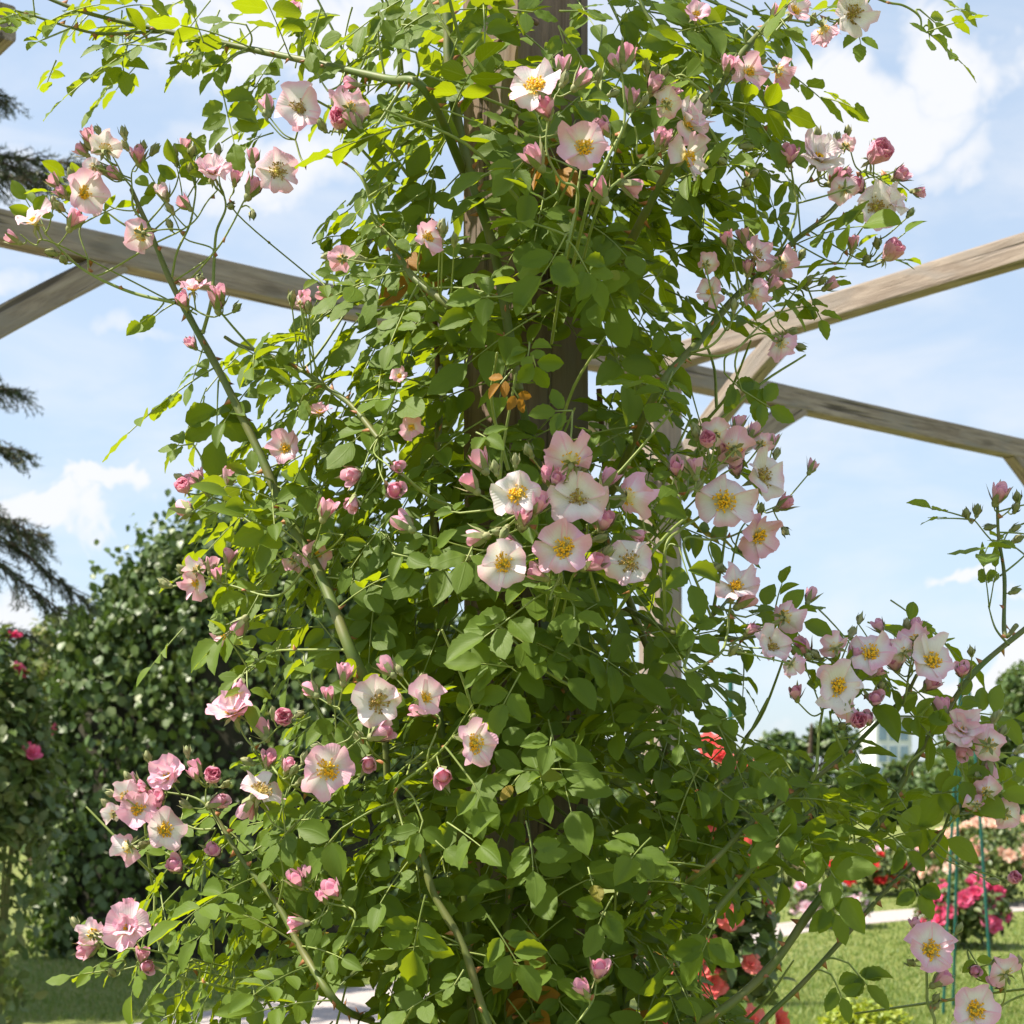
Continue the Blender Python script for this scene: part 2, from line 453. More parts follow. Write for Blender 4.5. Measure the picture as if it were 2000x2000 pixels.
# ------------------------------------------------------------------ the climbing rose
ROOT = np.array([0.01, D0 - .12, 0])
rose = empty('climbing_rose', ROOT, 'tall climbing rose with pale pink single blooms, wound around the nearest wooden post', 'rose')
CR = {1: (0, 0), 2: (650, 0), 3: (1300, 0), 4: (0, 650), 5: (650, 650), 6: (1300, 650), 7: (0, 1300), 8: (650, 1300), 9: (1300, 1300)}
KS = 700.0 / 1932
def cx(c, x, y):
    if c == 0: return x, y
    return CR[c][0] + x * KS, CR[c][1] + y * KS
def dfront(px, py):
    d = -.30 * math.exp(-((px - 1030) / 430.0) ** 2) - .04
    if py > 1100 and px > 1250: d -= .10 * min(1, (px - 1250) / 300) * min(1, (py - 1100) / 200)
    if py > 1300 and px < 700: d -= .06
    return d
def PD(px, py, off=0.0):
    return P(px, py, D0 + dfront(px, py) + off)

samples = []         # points on stems which stalks can spring from
stem_pts3 = []
def reg(p3):
    samples.extend(list(p3))
CANES = [   # (crop, points, radius0, radius1, depth offset) ; crop 0 = photo pixels
 (0, [(760, 1430), (705, 1310), (625, 1130), (563, 1000), (505, 885), (437, 745), (378, 630), (340, 550), (300, 450), (262, 372)], 13, 4.5, -.03),
 (0, [(800, -120), (858, 0), (875, 120), (893, 230), (925, 360), (950, 440), (968, 520), (990, 640), (1010, 760)], 11, 9, .15),
 (0, [(900, 230), (830, 175), (750, 158), (600, 122), (480, 92), (400, 78), (300, 60), (170, 20), (60, -15)], 9, 3.5, .0),
 (0, [(400, 78), (330, 62), (200, 68), (130, 52), (60, 32), (20, 20)], 4, 2, .0),
 (0, [(700, 2040), (655, 1960), (600, 1860), (540, 1770), (480, 1680), (430, 1610), (405, 1570)], 8.5, 4, -.03),
 (0, [(690, 1330), (740, 1430), (765, 1555), (825, 1660), (850, 1740), (905, 1840), (940, 1960), (980, 2100)], 7, 8, .05),
 (0, [(1250, 2120), (1380, 1990), (1500, 1895), (1590, 1775), (1650, 1690), (1720, 1600), (1765, 1530), (1800, 1470), (1850, 1385), (1910, 1310), (2010, 1225)], 9.5, 5.5, -.01),
 (0, [(1430, 2080), (1500, 1990), (1560, 1925), (1650, 1830), (1720, 1750), (1780, 1690), (1830, 1640), (1860, 1590)], 6, 3.2, .0),
 (0, [(1270, 1790), (1360, 1700), (1460, 1610), (1560, 1540), (1650, 1480), (1720, 1415), (1770, 1365), (1790, 1320)], 5.5, 3.6, -.01),
 (0, [(1220, 900), (1290, 760), (1370, 665), (1440, 585), (1510, 515), (1545, 470), (1610, 420), (1655, 385), (1670, 350)], 9, 4, .02),
 (0, [(1230, 420), (1330, 290), (1400, 175), (1455, 95), (1540, 5), (1600, -60)], 9, 6, -.02),
 (0, [(1990, 1225), (1965, 1240), (1958, 1130), (1952, 1050), (1950, 985)], 5, 3, -.06),
 (0, [(1040, 1380), (1035, 1500), (1015, 1640), (1000, 1740), (990, 1850), (1000, 2080)], 7, 10, .19),
 (0, [(1150, 880), (1180, 1040), (1240, 1200), (1290, 1350), (1300, 1500), (1260, 1700), (1200, 2050)], 7, 10, .19),
 (0, [(850, 640), (860, 820), (845, 1000), (870, 1200), (860, 1400), (900, 1650), (930, 2060)], 6, 9, .16),
 (0, [(1010, 760), (1060, 950), (1090, 1100), (1100, 1300), (1110, 1500)], 8, 9, .20),
 (0, [(1045, 10), (1020, 30), (990, 60), (940, 120)], 6, 5, .2),
 (2, [(120, 1050), (250, 1230), (360, 1390), (480, 1520), (620, 1650)], 5, 7, .0),
 (4, [(1220, 30), (1290, 80), (1420, 95), (1600, 190), (1760, 290), (1900, 400), (2050, 560)], 3.5, 6, .0),
 (0, [(1310, 1240), (1370, 1220), (1430, 1165), (1425, 1120)], 4, 2.5, .0),
 (0, [(1240, 1150), (1330, 1240), (1440, 1250), (1520, 1230)], 5, 3, -.01),
 (0, [(1400, 1780), (1500, 1660), (1590, 1590)], 6, 4, -.02),
]
STEMS = [  # thin flowering stems
 (1, [(960, 1630), (740, 1580), (560, 1510), (420, 1430), (330, 1350), (230, 1260)], 4, 2),
 (1, [(520, 1480), (470, 1380), (440, 1260), (460, 1190)], 2.4, 1.6),
 (1, [(300, 1320), (200, 1310), (110, 1280)], 2, 1.4),
 (1, [(800, 1230), (730, 1120), (700, 1020), (670, 960), (640, 880)], 3, 1.6),
 (1, [(790, 1290), (640, 1200), (560, 1140), (480, 1080)], 2.6, 1.6),
 (1, [(730, 1140), (620, 1120), (540, 1080)], 1.8, 1.4),
 (1, [(725, 1060), (722, 940), (750, 870)], 1.8, 1.4),
 (1, [(930, 1480), (960, 1360), (1010, 1220), (1050, 1080), (1065, 1000)], 3, 1.8),
 (1, [(1030, 1200), (1110, 1090), (1180, 1020)], 2, 1.4),
 (1, [(800, 1210), (890, 1090), (950, 1010), (970, 900)], 2.2, 1.4),
 (1, [(830, 1250), (940, 1150), (1000, 1110)], 2, 1.4),
 (1, [(1095, 1800), (1130, 1600), (1150, 1400), (1170, 1250), (1205, 1120), (1195, 1040)], 4.4, 2),
 (1, [(1165, 1350), (1250, 1210), (1310, 1110), (1350, 1050)], 2.4, 1.5),
 (1, [(1150, 1340), (1000, 1280), (940, 1180), (900, 1120)], 2, 1.4),
 (1, [(1280, 1140), (1265, 1040), (1260, 990)], 1.8, 1.3),
 (1, [(1000, 1640), (1090, 1690), (1160, 1720), (1200, 1700)], 2.4, 1.6),
 (1, [(1930, 960), (1760, 850), (1640, 870), (1590, 760)], 3, 2),
 (1, [(1980, 760), (1860, 720), (1780, 700)], 3, 2),
 (2, [(1260, 1420), (1300, 1150), (1320, 1000), (1350, 900)], 3.4, 2),
 (2, [(1380, 1080), (1480, 860), (1560, 680), (1570, 480), (1560, 370)], 4, 2),
 (2, [(1520, 740), (1450, 620), (1440, 480)], 2.4, 1.6),
 (2, [(1320, 1060), (1220, 960), (1150, 820), (1170, 640), (1200, 520)], 3, 1.8),
 (2, [(1440, 1100), (1600, 930), (1720, 840), (1830, 780)], 3, 2),
 (2, [(1660, 850), (1640, 740), (1620, 680)], 2.2, 1.6),
 (2, [(1560, 680), (1660, 560), (1740, 480)], 2.2, 1.5),
 (3, [(660, 1300), (690, 1120), (710, 1020), (690, 920), (665, 860)], 3, 1.8),
 (3, [(715, 1020), (790, 985), (860, 960)], 2, 1.4),
 (3, [(880, 1150), (960, 1060), (1040, 950), (1080, 910)], 3, 1.8),
 (3, [(880, 1190), (960, 1170), (1060, 1140)], 2.4, 1.6),
 (3, [(1060, 970), (1150, 950), (1240, 940)], 1.8, 1.3),
 (3, [(570, 1450), (720, 1435), (900, 1425), (1050, 1410), (1150, 1400)], 3, 1.8),
 (3, [(900, 1420), (960, 1360), (1000, 1320)], 1.8, 1.3),
 (3, [(1060, 1400), (1110, 1330), (1130, 1300)], 1.8, 1.3),
 (3, [(270, 1850), (400, 1680), (520, 1580), (700, 1560), (790, 1500)], 3, 1.5),
 (3, [(330, 1910), (500, 1780), (640, 1680)], 3, 1.6),
 (3, [(230, 540), (120, 440), (40, 420)], 3, 2),
 (3, [(300, 540), (400, 590), (500, 680), (570, 760), (620, 870)], 3, 1.8),
 (3, [(320, 830), (390, 780), (440, 720)], 2, 1.3),
 (3, [(400, 940), (440, 950), (480, 930)], 1.8, 1.2),
 (3, [(560, 100), (680, 110), (790, 120), (880, 90)], 3, 2),
 (3, [(1150, -10), (1280, 40), (1370, 90), (1400, 150), (1420, 190)], 3, 1.8),
 (4, [(1400, 1040), (1250, 960), (1130, 890), (1080, 790)], 2.4, 1.4),
 (4, [(1500, 1420), (1250, 1370), (1150, 1340), (1090, 1320)], 3, 1.6),
 (4, [(1850, 1720), (1600, 1700), (1470, 1720), (1380, 1780), (1330, 1820)], 3, 2),
 (5, [(1230, 1300), (1100, 1100), (1000, 1000), (960, 920)], 3.4, 2),
 (5, [(1200, 1250), (1250, 1000), (1220, 900), (1180, 800)], 3, 1.8),
 (5, [(1260, 1010), (1370, 930), (1450, 850)], 2.6, 1.7),
 (5, [(1250, 1200), (1420, 1060), (1550, 960)], 2.8, 1.8),
 (5, [(1300, 1280), (1460, 1250), (1560, 1230)], 2.4, 1.8),
 (5, [(1640, 1330), (1720, 1200), (1830, 1080), (1920, 990)], 4, 3),
 (6, [(-20, 1170), (80, 1050), (180, 990), (260, 920)], 4, 2.4),
 (6, [(100, 1140), (230, 1120), (340, 1090), (420, 1050)], 3, 2),
 (6, [(60, 930), (50, 830), (48, 760)], 2.4, 1.5),
 (6, [(90, 900), (130, 800), (140, 750)], 2.2, 1.5),
 (6, [(90, 870), (180, 840), (250, 720), (330, 640)], 2.6, 1.6),
 (6, [(300, 760), (420, 760), (520, 800)], 2.2, 1.6),
 (6, [(400, 1060), (500, 970), (580, 930)], 2.2, 1.5),
 (6, [(110, 1810), (280, 1740), (350, 1640), (340, 1500), (345, 1420)], 3.5, 2),
 (6, [(340, 1690), (450, 1620), (540, 1570), (600, 1530)], 2.6, 1.7),
 (6, [(1790, 1150), (1740, 1090), (1680, 1020), (1640, 990)], 2, 1.4),
 (6, [(1800, 1000), (1850, 950), (1890, 900)], 2, 1.4),
 (6, [(1810, 1310), (1890, 1250), (1940, 1190)], 2.4, 1.8),
 (6, [(1810, 1160), (1850, 1060), (1900, 1030)], 2, 1.4),
 (6, [(1840, 1680), (1790, 1580), (1740, 1470)], 3, 1.5),
 (7, [(1130, 790), (1090, 730), (1010, 700), (900, 680)], 3, 1.8),
 (7, [(1160, 890), (1060, 880), (960, 850), (860, 800)], 2.6, 1.6),
 (7, [(1110, 760), (1120, 680), (1140, 640)], 2.2, 1.6),
 (7, [(1560, 640), (1440, 500), (1330, 400), (1270, 300)], 3, 1.8),
 (7, [(1400, 480), (1440, 400), (1480, 340)], 2, 1.4),
 (7, [(1180, 1000), (1060, 1080), (980, 1080)], 2, 1.4),
 (7, [(1200, 1730), (1030, 1690), (880, 1650), (760, 1560), (690, 1500)], 3.4, 1.8),
 (7, [(860, 1550), (740, 1540), (600, 1530), (540, 1490)], 2.4, 1.5),
 (7, [(820, 1590), (720, 1620), (620, 1650)], 2, 1.4),
 (7, [(1900, 1360), (1780, 1290), (1680, 1220), (1600, 1180)], 2.6, 1.5),
 (7, [(1520, 1150), (1520, 1000), (1545, 880)], 2.6, 1.8),
 (8, [(330, 660), (480, 560), (580, 460), (640, 380)], 4, 2),
 (8, [(520, 540), (560, 380), (580, 300), (510, 220)], 2.4, 1.6),
 (8, [(190, 460), (150, 330), (200, 240)], 2.6, 1.8),
 (8, [(180, 400), (60, 290), (0, 230)], 2.2, 1.6),
 (8, [(1300, 1930), (1390, 1800), (1420, 1690)], 2.6, 1.6),
 (9, [(800, 550), (830, 380), (850, 230)], 4.5, 2.6),
 (9, [(960, 480), (900, 330), (880, 240)], 3.5, 2),
 (9, [(1190, 340), (1320, 370), (1470, 360), (1560, 340)], 3.5, 2),
 (9, [(1290, 200), (1310, 60), (1330, -60)], 3, 2),
 (9, [(1200, 280), (1080, 130), (980, 40), (860, -40)], 3, 2),
 (9, [(1330, 500), (1480, 420), (1640, 400), (1720, 430)], 3, 2),
 (9, [(1390, 2000), (1400, 1800), (1420, 1660), (1430, 1600)], 4, 2.4),
 (9, [(1800, 1760), (1690, 1680), (1640, 1620)], 2.4, 1.6),
 (9, [(1950, 1760), (1850, 1810), (1760, 1850)], 3, 2),
 (9, [(1440, 960), (1560, 830), (1700, 720)], 3, 2),
]
rP = random.Random(5); CLINES = []
def thorns(acc, p, r, every):
    n = len(p); acc_d = 0
    for i in range(2, n - 1):
        acc_d += np.linalg.norm(p[i] - p[i - 1])
        if acc_d > every * rP.uniform(.6, 1.4):
            acc_d = 0
            d = unit(p[i + 1] - p[i - 1]); o = unit(np.cross(d, rv())); h = r[i] * 1.05 + .0058
            c = p[i] + o * r[i] * .6
            w = np.cross(d, o) * .0016
            v = [c + d * .004, c - d * .004, c + w, c - w, c + o * h - d * .0025]
            acc.add(v, [[0, 2, 4], [2, 1, 4], [1, 3, 4], [3, 0, 4]], None, (.5, 0, .5), 1)
for ci, (c, pts, r0, r1, off) in enumerate(CANES):
    p3 = []
    for (x, y) in pts:
        x, y = cx(c, x, y)
        p3.append(PD(x, y, off) + rv(.002))
    if 690 < cx(c, *pts[0])[0] < 1320 and pts[0][1] > 0: p3[0][1] = min(p3[0][1] + .16, D0 - .10) if abs(pts[0][0] - 1020) < 130 else p3[0][1] + .16
    sc = (D0 - .2) / F
    acc = Acc(); dense = catmull(p3, 8)
    rad = np.linspace(r0, r1, len(dense)) * sc * (1 + .06 * np.sin(np.arange(len(dense)) * .9))
    p = tube(acc, dense, 0, 0, 10, 0, smooth=False, rad=rad)
    thorns(acc, p, rad, .02)
    reg(p[::2]); CLINES.append((ci, p))
    acc.build('cane', [M_DEADCANE if ci in (16,) else M_CANE, M_THORN], rose, origin=p[0])
axis0 = .015; CSAMP = np.array(samples); ENDS = []
for (c, pts, r0, r1) in STEMS:
    p3 = []
    dz = rP.uniform(-.05, -.02)
    for (x, y) in pts:
        x, y = cx(c, x, y); p3.append(PD(x, y, dz) + rv(.0015))
    ENDS.append((p3[-1], unit(p3[-1] - p3[-2])))
    dd = np.linalg.norm(CSAMP - p3[0], axis=1); j = int(np.argmin(dd))
    if dd[j] > .012:
        p3.insert(0, CSAMP[j] if dd[j] < .09 else p3[0] + np.array([(axis0 - p3[0][0]) * .25, .13, -.04]))
    sc = (D0 - .2) / F
    acc = Acc(); dense = catmull(p3, 7)
    rad = np.linspace(r0, r1, len(dense)) * sc * .95
    p = tube(acc, dense, 0, 0, 7, 0, smooth=False, rad=rad, tint=(.5, 0, .5))
    thorns(acc, p, rad, .09)
    reg(p[2:])
    acc.build('flowering_stem', [M_STEM, M_THORN], rose, origin=p[0])
# brown dead vertical shoots by the post
for pts in ([(845, 560), (856, 760), (850, 980), (872, 1180)], [(1170, 760), (1180, 900), (1190, 1010)]):
    acc = Acc(); p = tube(acc, [P(x, y, D0 + .02) for x, y in pts], .0035, .003, 7); acc.build('cane', M_DEADCANE, rose, origin=p[0])
SAMP = np.array(samples)

# ---- flowers
def petal(acc, c, X, Y, Z, R, phi, theta0, curve, tint, width=.66, notch=.09, reflex=.15, wav=.05, cup=.35, seed=0, wrap=0.0):
    """one petal: phi around the axis Z, theta0 elevation of its base from the flower plane"""
    r = np.random.default_rng(seed)
    nu, nv = 9, 9
    s = np.linspace(0.03, 1, nu); t = np.linspace(-1, 1, nv)
    S_, T = np.meshgrid(s, t, indexing='ij')
    w = width * R * (S_ ** .62) * (1 - .10 * S_ ** 4)
    ph = r.uniform(0, 6.28); ph2 = r.uniform(0, 6.28)
    length = 1 - .20 * np.abs(T) ** 2.6 * S_ ** 2 - notch * np.exp(-(T / .3) ** 2) * S_ ** 5 + wav * .5 * np.sin(T * 5 + ph) * S_ ** 4
    rad = S_ * length
    # bend along the petal
    ang = theta0 - curve * rad - reflex * rad ** 5
    dr = np.diff(np.concatenate([np.zeros((1, nv)), rad], 0), axis=0)
    out = np.cumsum(np.cos(ang) * dr, 0) * R
    hgt = np.cumsum(np.sin(ang) * dr, 0) * R
    hgt = hgt + cup * w * T ** 2 * .8 + R * wav * np.sin(T * 4.2 + ph2) * S_ ** 2 + R * wav * .4 * np.sin(T * 9 + ph) * S_ ** 4
    lat = T * w * (1 - .10 * cup * T ** 2) * (1 - .25 * wrap * T ** 2)
    out = out - wrap * (T * w) ** 2 / R * 1.6
    e1 = X * math.cos(phi) + Y * math.sin(phi); e2 = -X * math.sin(phi) + Y * math.cos(phi)
    v = c + out[..., None] * e1 + lat[..., None] * e2 + hgt[..., None] * Z
    uv = np.stack([(T + 1) / 2, S_ * np.minimum(1, length + .08)], -1).reshape(-1, 2)
    acc.add(v.reshape(-1, 3), grid_faces(nu, nv)[:, ::-1] if True else None, uv, tint, 0)

def stalk(acc, tip, d, R, hip=True):
    """green hip, sepals and the stalk down to the nearest stem"""
    x, y, z = frame_from(d)
    b = tip - d * R * .12
    ellipsoid(acc, b, x, y, z, R * .13, R * .13, R * .20, 5, 7, 0)
    for k in range(5):
        ph = k * 2 * PI / 5 + rnd.random() * .3
        e = x * math.cos(ph) + y * math.sin(ph); q = np.cross(z, e)
        l = R * rnd.uniform(.5, .75); tl = rnd.uniform(-1.0, -.15)
        p0 = b + d * R * .12 + e * R * .08
        p1 = p0 + (e * math.cos(tl) + d * math.sin(tl)) * l * .5; p2 = p0 + (e * math.cos(tl * 1.4) + d * math.sin(tl * 1.4)) * l
        wv = q * R * .11
        acc.add([p0 - wv * .6, p0 + wv * .6, p1 - wv, p1 + wv, p2], [[0, 1, 3], [0, 3, 2], [2, 3, 4]], None, (.5, 0, .5), 0)
    pedicel(acc, b - d * R * .18, d, R)

def pedicel(acc, start, d, R, rr=.0009, mi=1):
    dist = SAMP - start
    dn = np.linalg.norm(dist, axis=1)
    cost = dn + .25 * np.maximum(0, dist[:, 2]) + .5 * np.maximum(0, (dist @ d)) + .6 * np.maximum(0, -dist[:, 1] )
    i = int(np.argmin(cost)); q = SAMP[i]
    L = np.linalg.norm(q - start)
    if L > .10: q = start + (q - start) * .10 / L
    mid = (start + q) / 2 - d * min(L, .1) * .22
    tube(acc, [start + d * R * .05, mid, q], rr * .95, rr * 1.15, 6, mi, per=5)

def flower(px, py, r, fx, fz, opn, pink, style, idx):
    f2 = math.sqrt(max(.02, 1 - min(.98, fx * fx + fz * fz)))
    d = unit([fx, f2 if 'b' in style else -f2, fz])
    Y = D0 + dfront(px, py) - .075 + (.05 if 'k' in style else 0)
    c = P(px, py, Y); R = r * Y / F * 1.10
    X, Yv, Z = frame_from(d, (rnd.uniform(-1, 1), .2, rnd.uniform(-1, 1)))
    acc = Acc()
    th = math.radians(80 - 62 * opn)           # base elevation of the petals
    c0 = c - Z * R * (.30 if opn > .4 else .55)
    npet = 5
    phi0 = rnd.uniform(0, 6.28)
    deep = .75 if 'c' in style else 0.0
    if 'c' in style:
        # half-open ball: overlapping spiralling petals
        for ring, (n, th_, sc, cu) in enumerate(((3, 1.05, .9, 1.0), (4, .75, 1.0, 1.3), (4, .42, 1.03, 1.5))):
            for k in range(n):
                petal(acc, c0, X, Yv, Z, R * 1.7 * sc, phi0 + ring * .7 + k * 2 * PI / n, th_, -cu, (pink, .12 + .3 * (2 - ring) / 2, 0),
                      width=.55, notch=.05, reflex=.35, wav=.05, cup=-.05, seed=idx * 50 + ring * 9 + k, wrap=.7)
    else:
        rings = [(npet, th, 1.0)]
        if 'd' in style: rings = [(5, th, 1.0), (5, min(1.45, th + .38), .82), (3, min(1.5, th + .7), .6)]
        for ring, (n, th_, sc) in enumerate(rings):
            for k in range(n):
                t2 = th_ + rnd.uniform(-.24, .24)
                if rnd.random() < .12: t2 -= .5
                petal(acc, c0, X, Yv, Z, R * sc * rnd.uniform(.88, 1.14) * (1.0 if opn > .5 else 1.12), phi0 + ring * .6 + k * 2 * PI / n + rnd.uniform(-.1, .1), t2,
                      rnd.uniform(.25, .75), (min(1, max(0, pink + rnd.uniform(-.13, .13))), 0, .15 if 'o' in style else .8),
                      width=rnd.uniform(.60, .72), notch=rnd.uniform(.05, .16), reflex=rnd.uniform(-.2, 1.0),
                      wav=rnd.uniform(.04, .12), cup=rnd.uniform(.2, .7), seed=idx * 50 + ring * 9 + k)
    fl = acc.build('flower', M_PETAL, rose, origin=c0)
    if 'c' not in style:
        acc = Acc(); old = 'o' in style
        ns = 60
        ellipsoid(acc, c0 + Z * R * .10, X, Yv, Z, R * .12, R * .12, R * .14, 5, 8, 2)
        for k in range(ns):
            ph = rnd.uniform(0, 6.28); sp = rnd.uniform(.1, 1.0) ** .8
            e = X * math.cos(ph) + Yv * math.sin(ph)
            tip = c0 + e * R * .40 * sp * (1.15 if old else 1.0) + Z * R * (.40 - .16 * sp + rnd.uniform(-.04, .05))
            base = c0 + e * R * .09 + Z * R * .05
            tube(acc, [base, (base + tip) / 2 + Z * R * .06, tip], R * .011, R * .009, 4, 0, per=3)
            ax, ay, az = frame_from(rv())
            ellipsoid(acc, tip, ax, ay, az, R * .042, R * .033, R * .055, 4, 5, 1)
        acc.build('stamens', [M_FILA, M_ANTHOLD if old else M_ANTHER, M_PISTIL], fl, origin=c0)
    acc = Acc(); stalk(acc, c0 + Z * R * .02, Z, R)
    acc.build('stalk', [M_SEPAL, M_STEM], fl, origin=c0)
    return c0

FL = {
1: [(1610, 590, 116, .05, -.15, .42, .45, 'o'), (1500, 920, 105, .45, -.1, .62, .5, 'o'), (1830, 660, 72, .1, .2, 0, .8, 'c'),
    (1900, 570, 85, .3, .7, .4, .35, 'bd'), (570, 800, 85, .0, .8, .45, .25, 'b'), (455, 1040, 108, .62, -.3, .45, .45, ''),
    (180, 1185, 95, -.3, .75, .5, .4, ''), (1145, 905, 92, .1, .55, .35, .4, 'd'), (760, 1260, 88, -.55, .1, .5, .5, 'b'),
    (1040, 1550, 74, 0, .8, .42, .8, ''), (1840, 1390, 64, -.3, .4, .4, .85, 'b'), (1620, 1630, 34, 0, .6, .4, .4, 'b'), (500, 900, 52, -.6, .3, .6, .25, 'b')],
2: [(1090, 450, 142, -.12, .45, .72, .36, ''), (1355, 785, 124, .05, -.05, .45, .55, ''), (515, 1280, 92, .62, -.05, .5, .72, ''), (1800, 560, 75, .3, .5, .5, .3, 'b')],
3: [(130, 650, 105, .75, .3, .5, .35, 'd'), (135, 850, 112, .78, -.2, .5, .35, ''), (175, 60, 70, .2, .3, .4, .7, 'k'), (700, 50, 80, .4, .3, .5, .6, ''),
    (1020, 70, 130, .35, -.1, .6, .25, 'o'), (860, 180, 82, .45, -.5, .35, .6, 'b'), (455, 390, 85, .5, -.2, .45, .7, ''), (625, 390, 82, .75, 0, .3, .6, 'b'),
    (830, 850, 122, .1, .35, .5, .25, 'd'), (1130, 840, 84, .4, .25, .0, .75, 'c'), (970, 780, 55, .2, .7, .3, .45, 'b'), (1140, 1110, 125, .2, -.05, .62, .25, 'o'),
    (1240, 1075, 78, .6, .35, .4, .3, 'o'), (950, 1020, 72, -.2, .3, .4, .4, 'b'), (500, 1370, 88, .5, .3, .5, .6, 'o'), (640, 1420, 78, .6, .2, .4, .6, 'b'),
    (1205, 1370, 72, .5, .5, .05, .6, 'c'), (490, 1590, 74, .65, -.2, .35, .6, 'b'), (240, 1570, 66, -.5, .2, .5, .5, 'k'), (220, 1420, 58, .2, .5, .4, .55, 'bk'), (630, 1850, 88, .5, -.4, .5, .5, 'b')],
4: [(995, 840, 54, -.2, .4, 0, .8, 'c'), (1060, 1270, 66, -.4, .5, .4, .3, 'b'), (1035, 1350, 82, -.55, -.25, .4, .7, ''), (1715, 1200, 78, .2, -.3, .4, .7, 'k'),
    (1580, 1240, 50, -.2, -.3, .4, .6, 'bk'), (1540, 620, 84, -.3, .1, .5, .7, 'k'), (1725, 410, 54, .1, .7, .4, .8, 'k'), (1195, 1630, 52, -.4, .3, .4, .55, 'k')],
5: [(1000, 870, 128, .12, .12, .62, .28, ''), (1330, 890, 134, .12, -.02, .5, .36, 'o'), (1285, 680, 125, .05, .82, .42, .62, 'b'), (1600, 880, 118, .68, .15, .5, .5, 'b'),
    (1245, 1160, 146, .02, -.02, .68, .55, ''), (925, 1240, 134, .08, -.1, .72, .36, ''), (1600, 1230, 128, -.2, .12, .6, .32, 'o'), (430, 510, 60, .3, -.3, .4, .8, 'k'), (360, 225, 44, .1, .3, .4, .75, 'k')],
6: [(320, 900, 150, .02, .06, .82, .42, ''), (535, 770, 132, .5, .18, .62, .36, 'o'), (510, 1095, 125, .55, -.2, .55, .68, ''), (370, 610, 98, .1, .45, .4, .6, 'b'),
    (265, 540, 70, 0, .6, .5, .4, 'b'), (520, 590, 58, .3, .6, .4, .45, 'b'), (225, 590, 58, -.1, .35, 0, .6, 'c'), (385, 1360, 122, .1, .62, .62, .42, ''),
    (660, 1520, 92, .6, .35, .35, .45, 'b'), (580, 1690, 108, .3, .1, .55, .42, 'o'), (690, 1790, 64, .6, -.1, .4, .45, 'b'), (910, 1680, 78, -.1, .5, .3, .45, 'b'),
    (1110, 1720, 126, .02, .35, .58, .5, ''), (1440, 1760, 132, .25, .3, .6, .35, ''), (1275, 1720, 70, -.3, .4, .5, .35, 'b'), (1340, 1640, 80, .1, .6, .3, .5, 'b'), (930, 1905, 142, 0, .05, .55, .24, '')],
7: [(1250, 220, 118, -.05, .72, .4, .52, 'd'), (1530, 285, 66, .1, .15, 0, .62, 'c'), (1770, 560, 145, .28, .02, .72, .58, ''), (900, 590, 106, -.1, .4, .5, .6, 'd'),
    (740, 780, 104, .05, 0, .5, .78, ''), (885, 890, 118, .45, 0, .58, .42, ''), (600, 800, 52, -.6, .1, .4, .2, 'b'), (680, 985, 82, -.62, -.3, .35, .4, 'b'),
    (680, 700, 76, -.3, .5, .5, .35, 'b'), (1145, 605, 60, .2, .4, 0, .85, 'c'), (1410, 660, 122, .25, .72, .6, .36, 'o'), (490, 1440, 82, -.6, .25, .35, .3, 'b'), (685, 1410, 112, -.05, .4, .5, .58, 'd')],
8: [(240, 190, 138, .02, .02, .66, .32, 'o'), (500, 175, 98, .45, .1, .45, .66, ''), (770, 420, 132, .5, -.1, .6, .45, '')],
9: [(1610, 330, 112, -.05, .35, .4, .4, 'd'), (1745, 430, 90, .4, .1, .45, .4, 'b'), (1030, 300, 60, .1, .1, 0, .65, 'c'), (970, 235, 66, -.2, -.2, .4, .55, 'b'),
    (1430, 1530, 138, .02, .35, .62, .55, ''), (1670, 1860, 152, .0, .3, .6, .5, ''), (1830, 1650, 84, .1, .6, .5, .6, 'b'), (1870, 1150, 48, .1, .3, 0, .55, 'c'),
    (1730, 670, 68, .2, .4, .4, .5, 'b'), (1670, 745, 60, .1, .2, .4, .6, 'b'), (1830, 800, 72, .4, .1, .5, .4, 'b')],
}
fi = 0; FLPX = []
for c, lst in FL.items():
    for (x, y, r, fx, fz, opn, pink, st) in lst:
        px, py = cx(c, x, y)
        if 'k' not in st: FLPX.append((px, py, r * KS * 1.05, D0 + dfront(px, py) - .075))
        flower(px, py, r * KS, fx, fz, opn, pink, st, fi); fi += 1

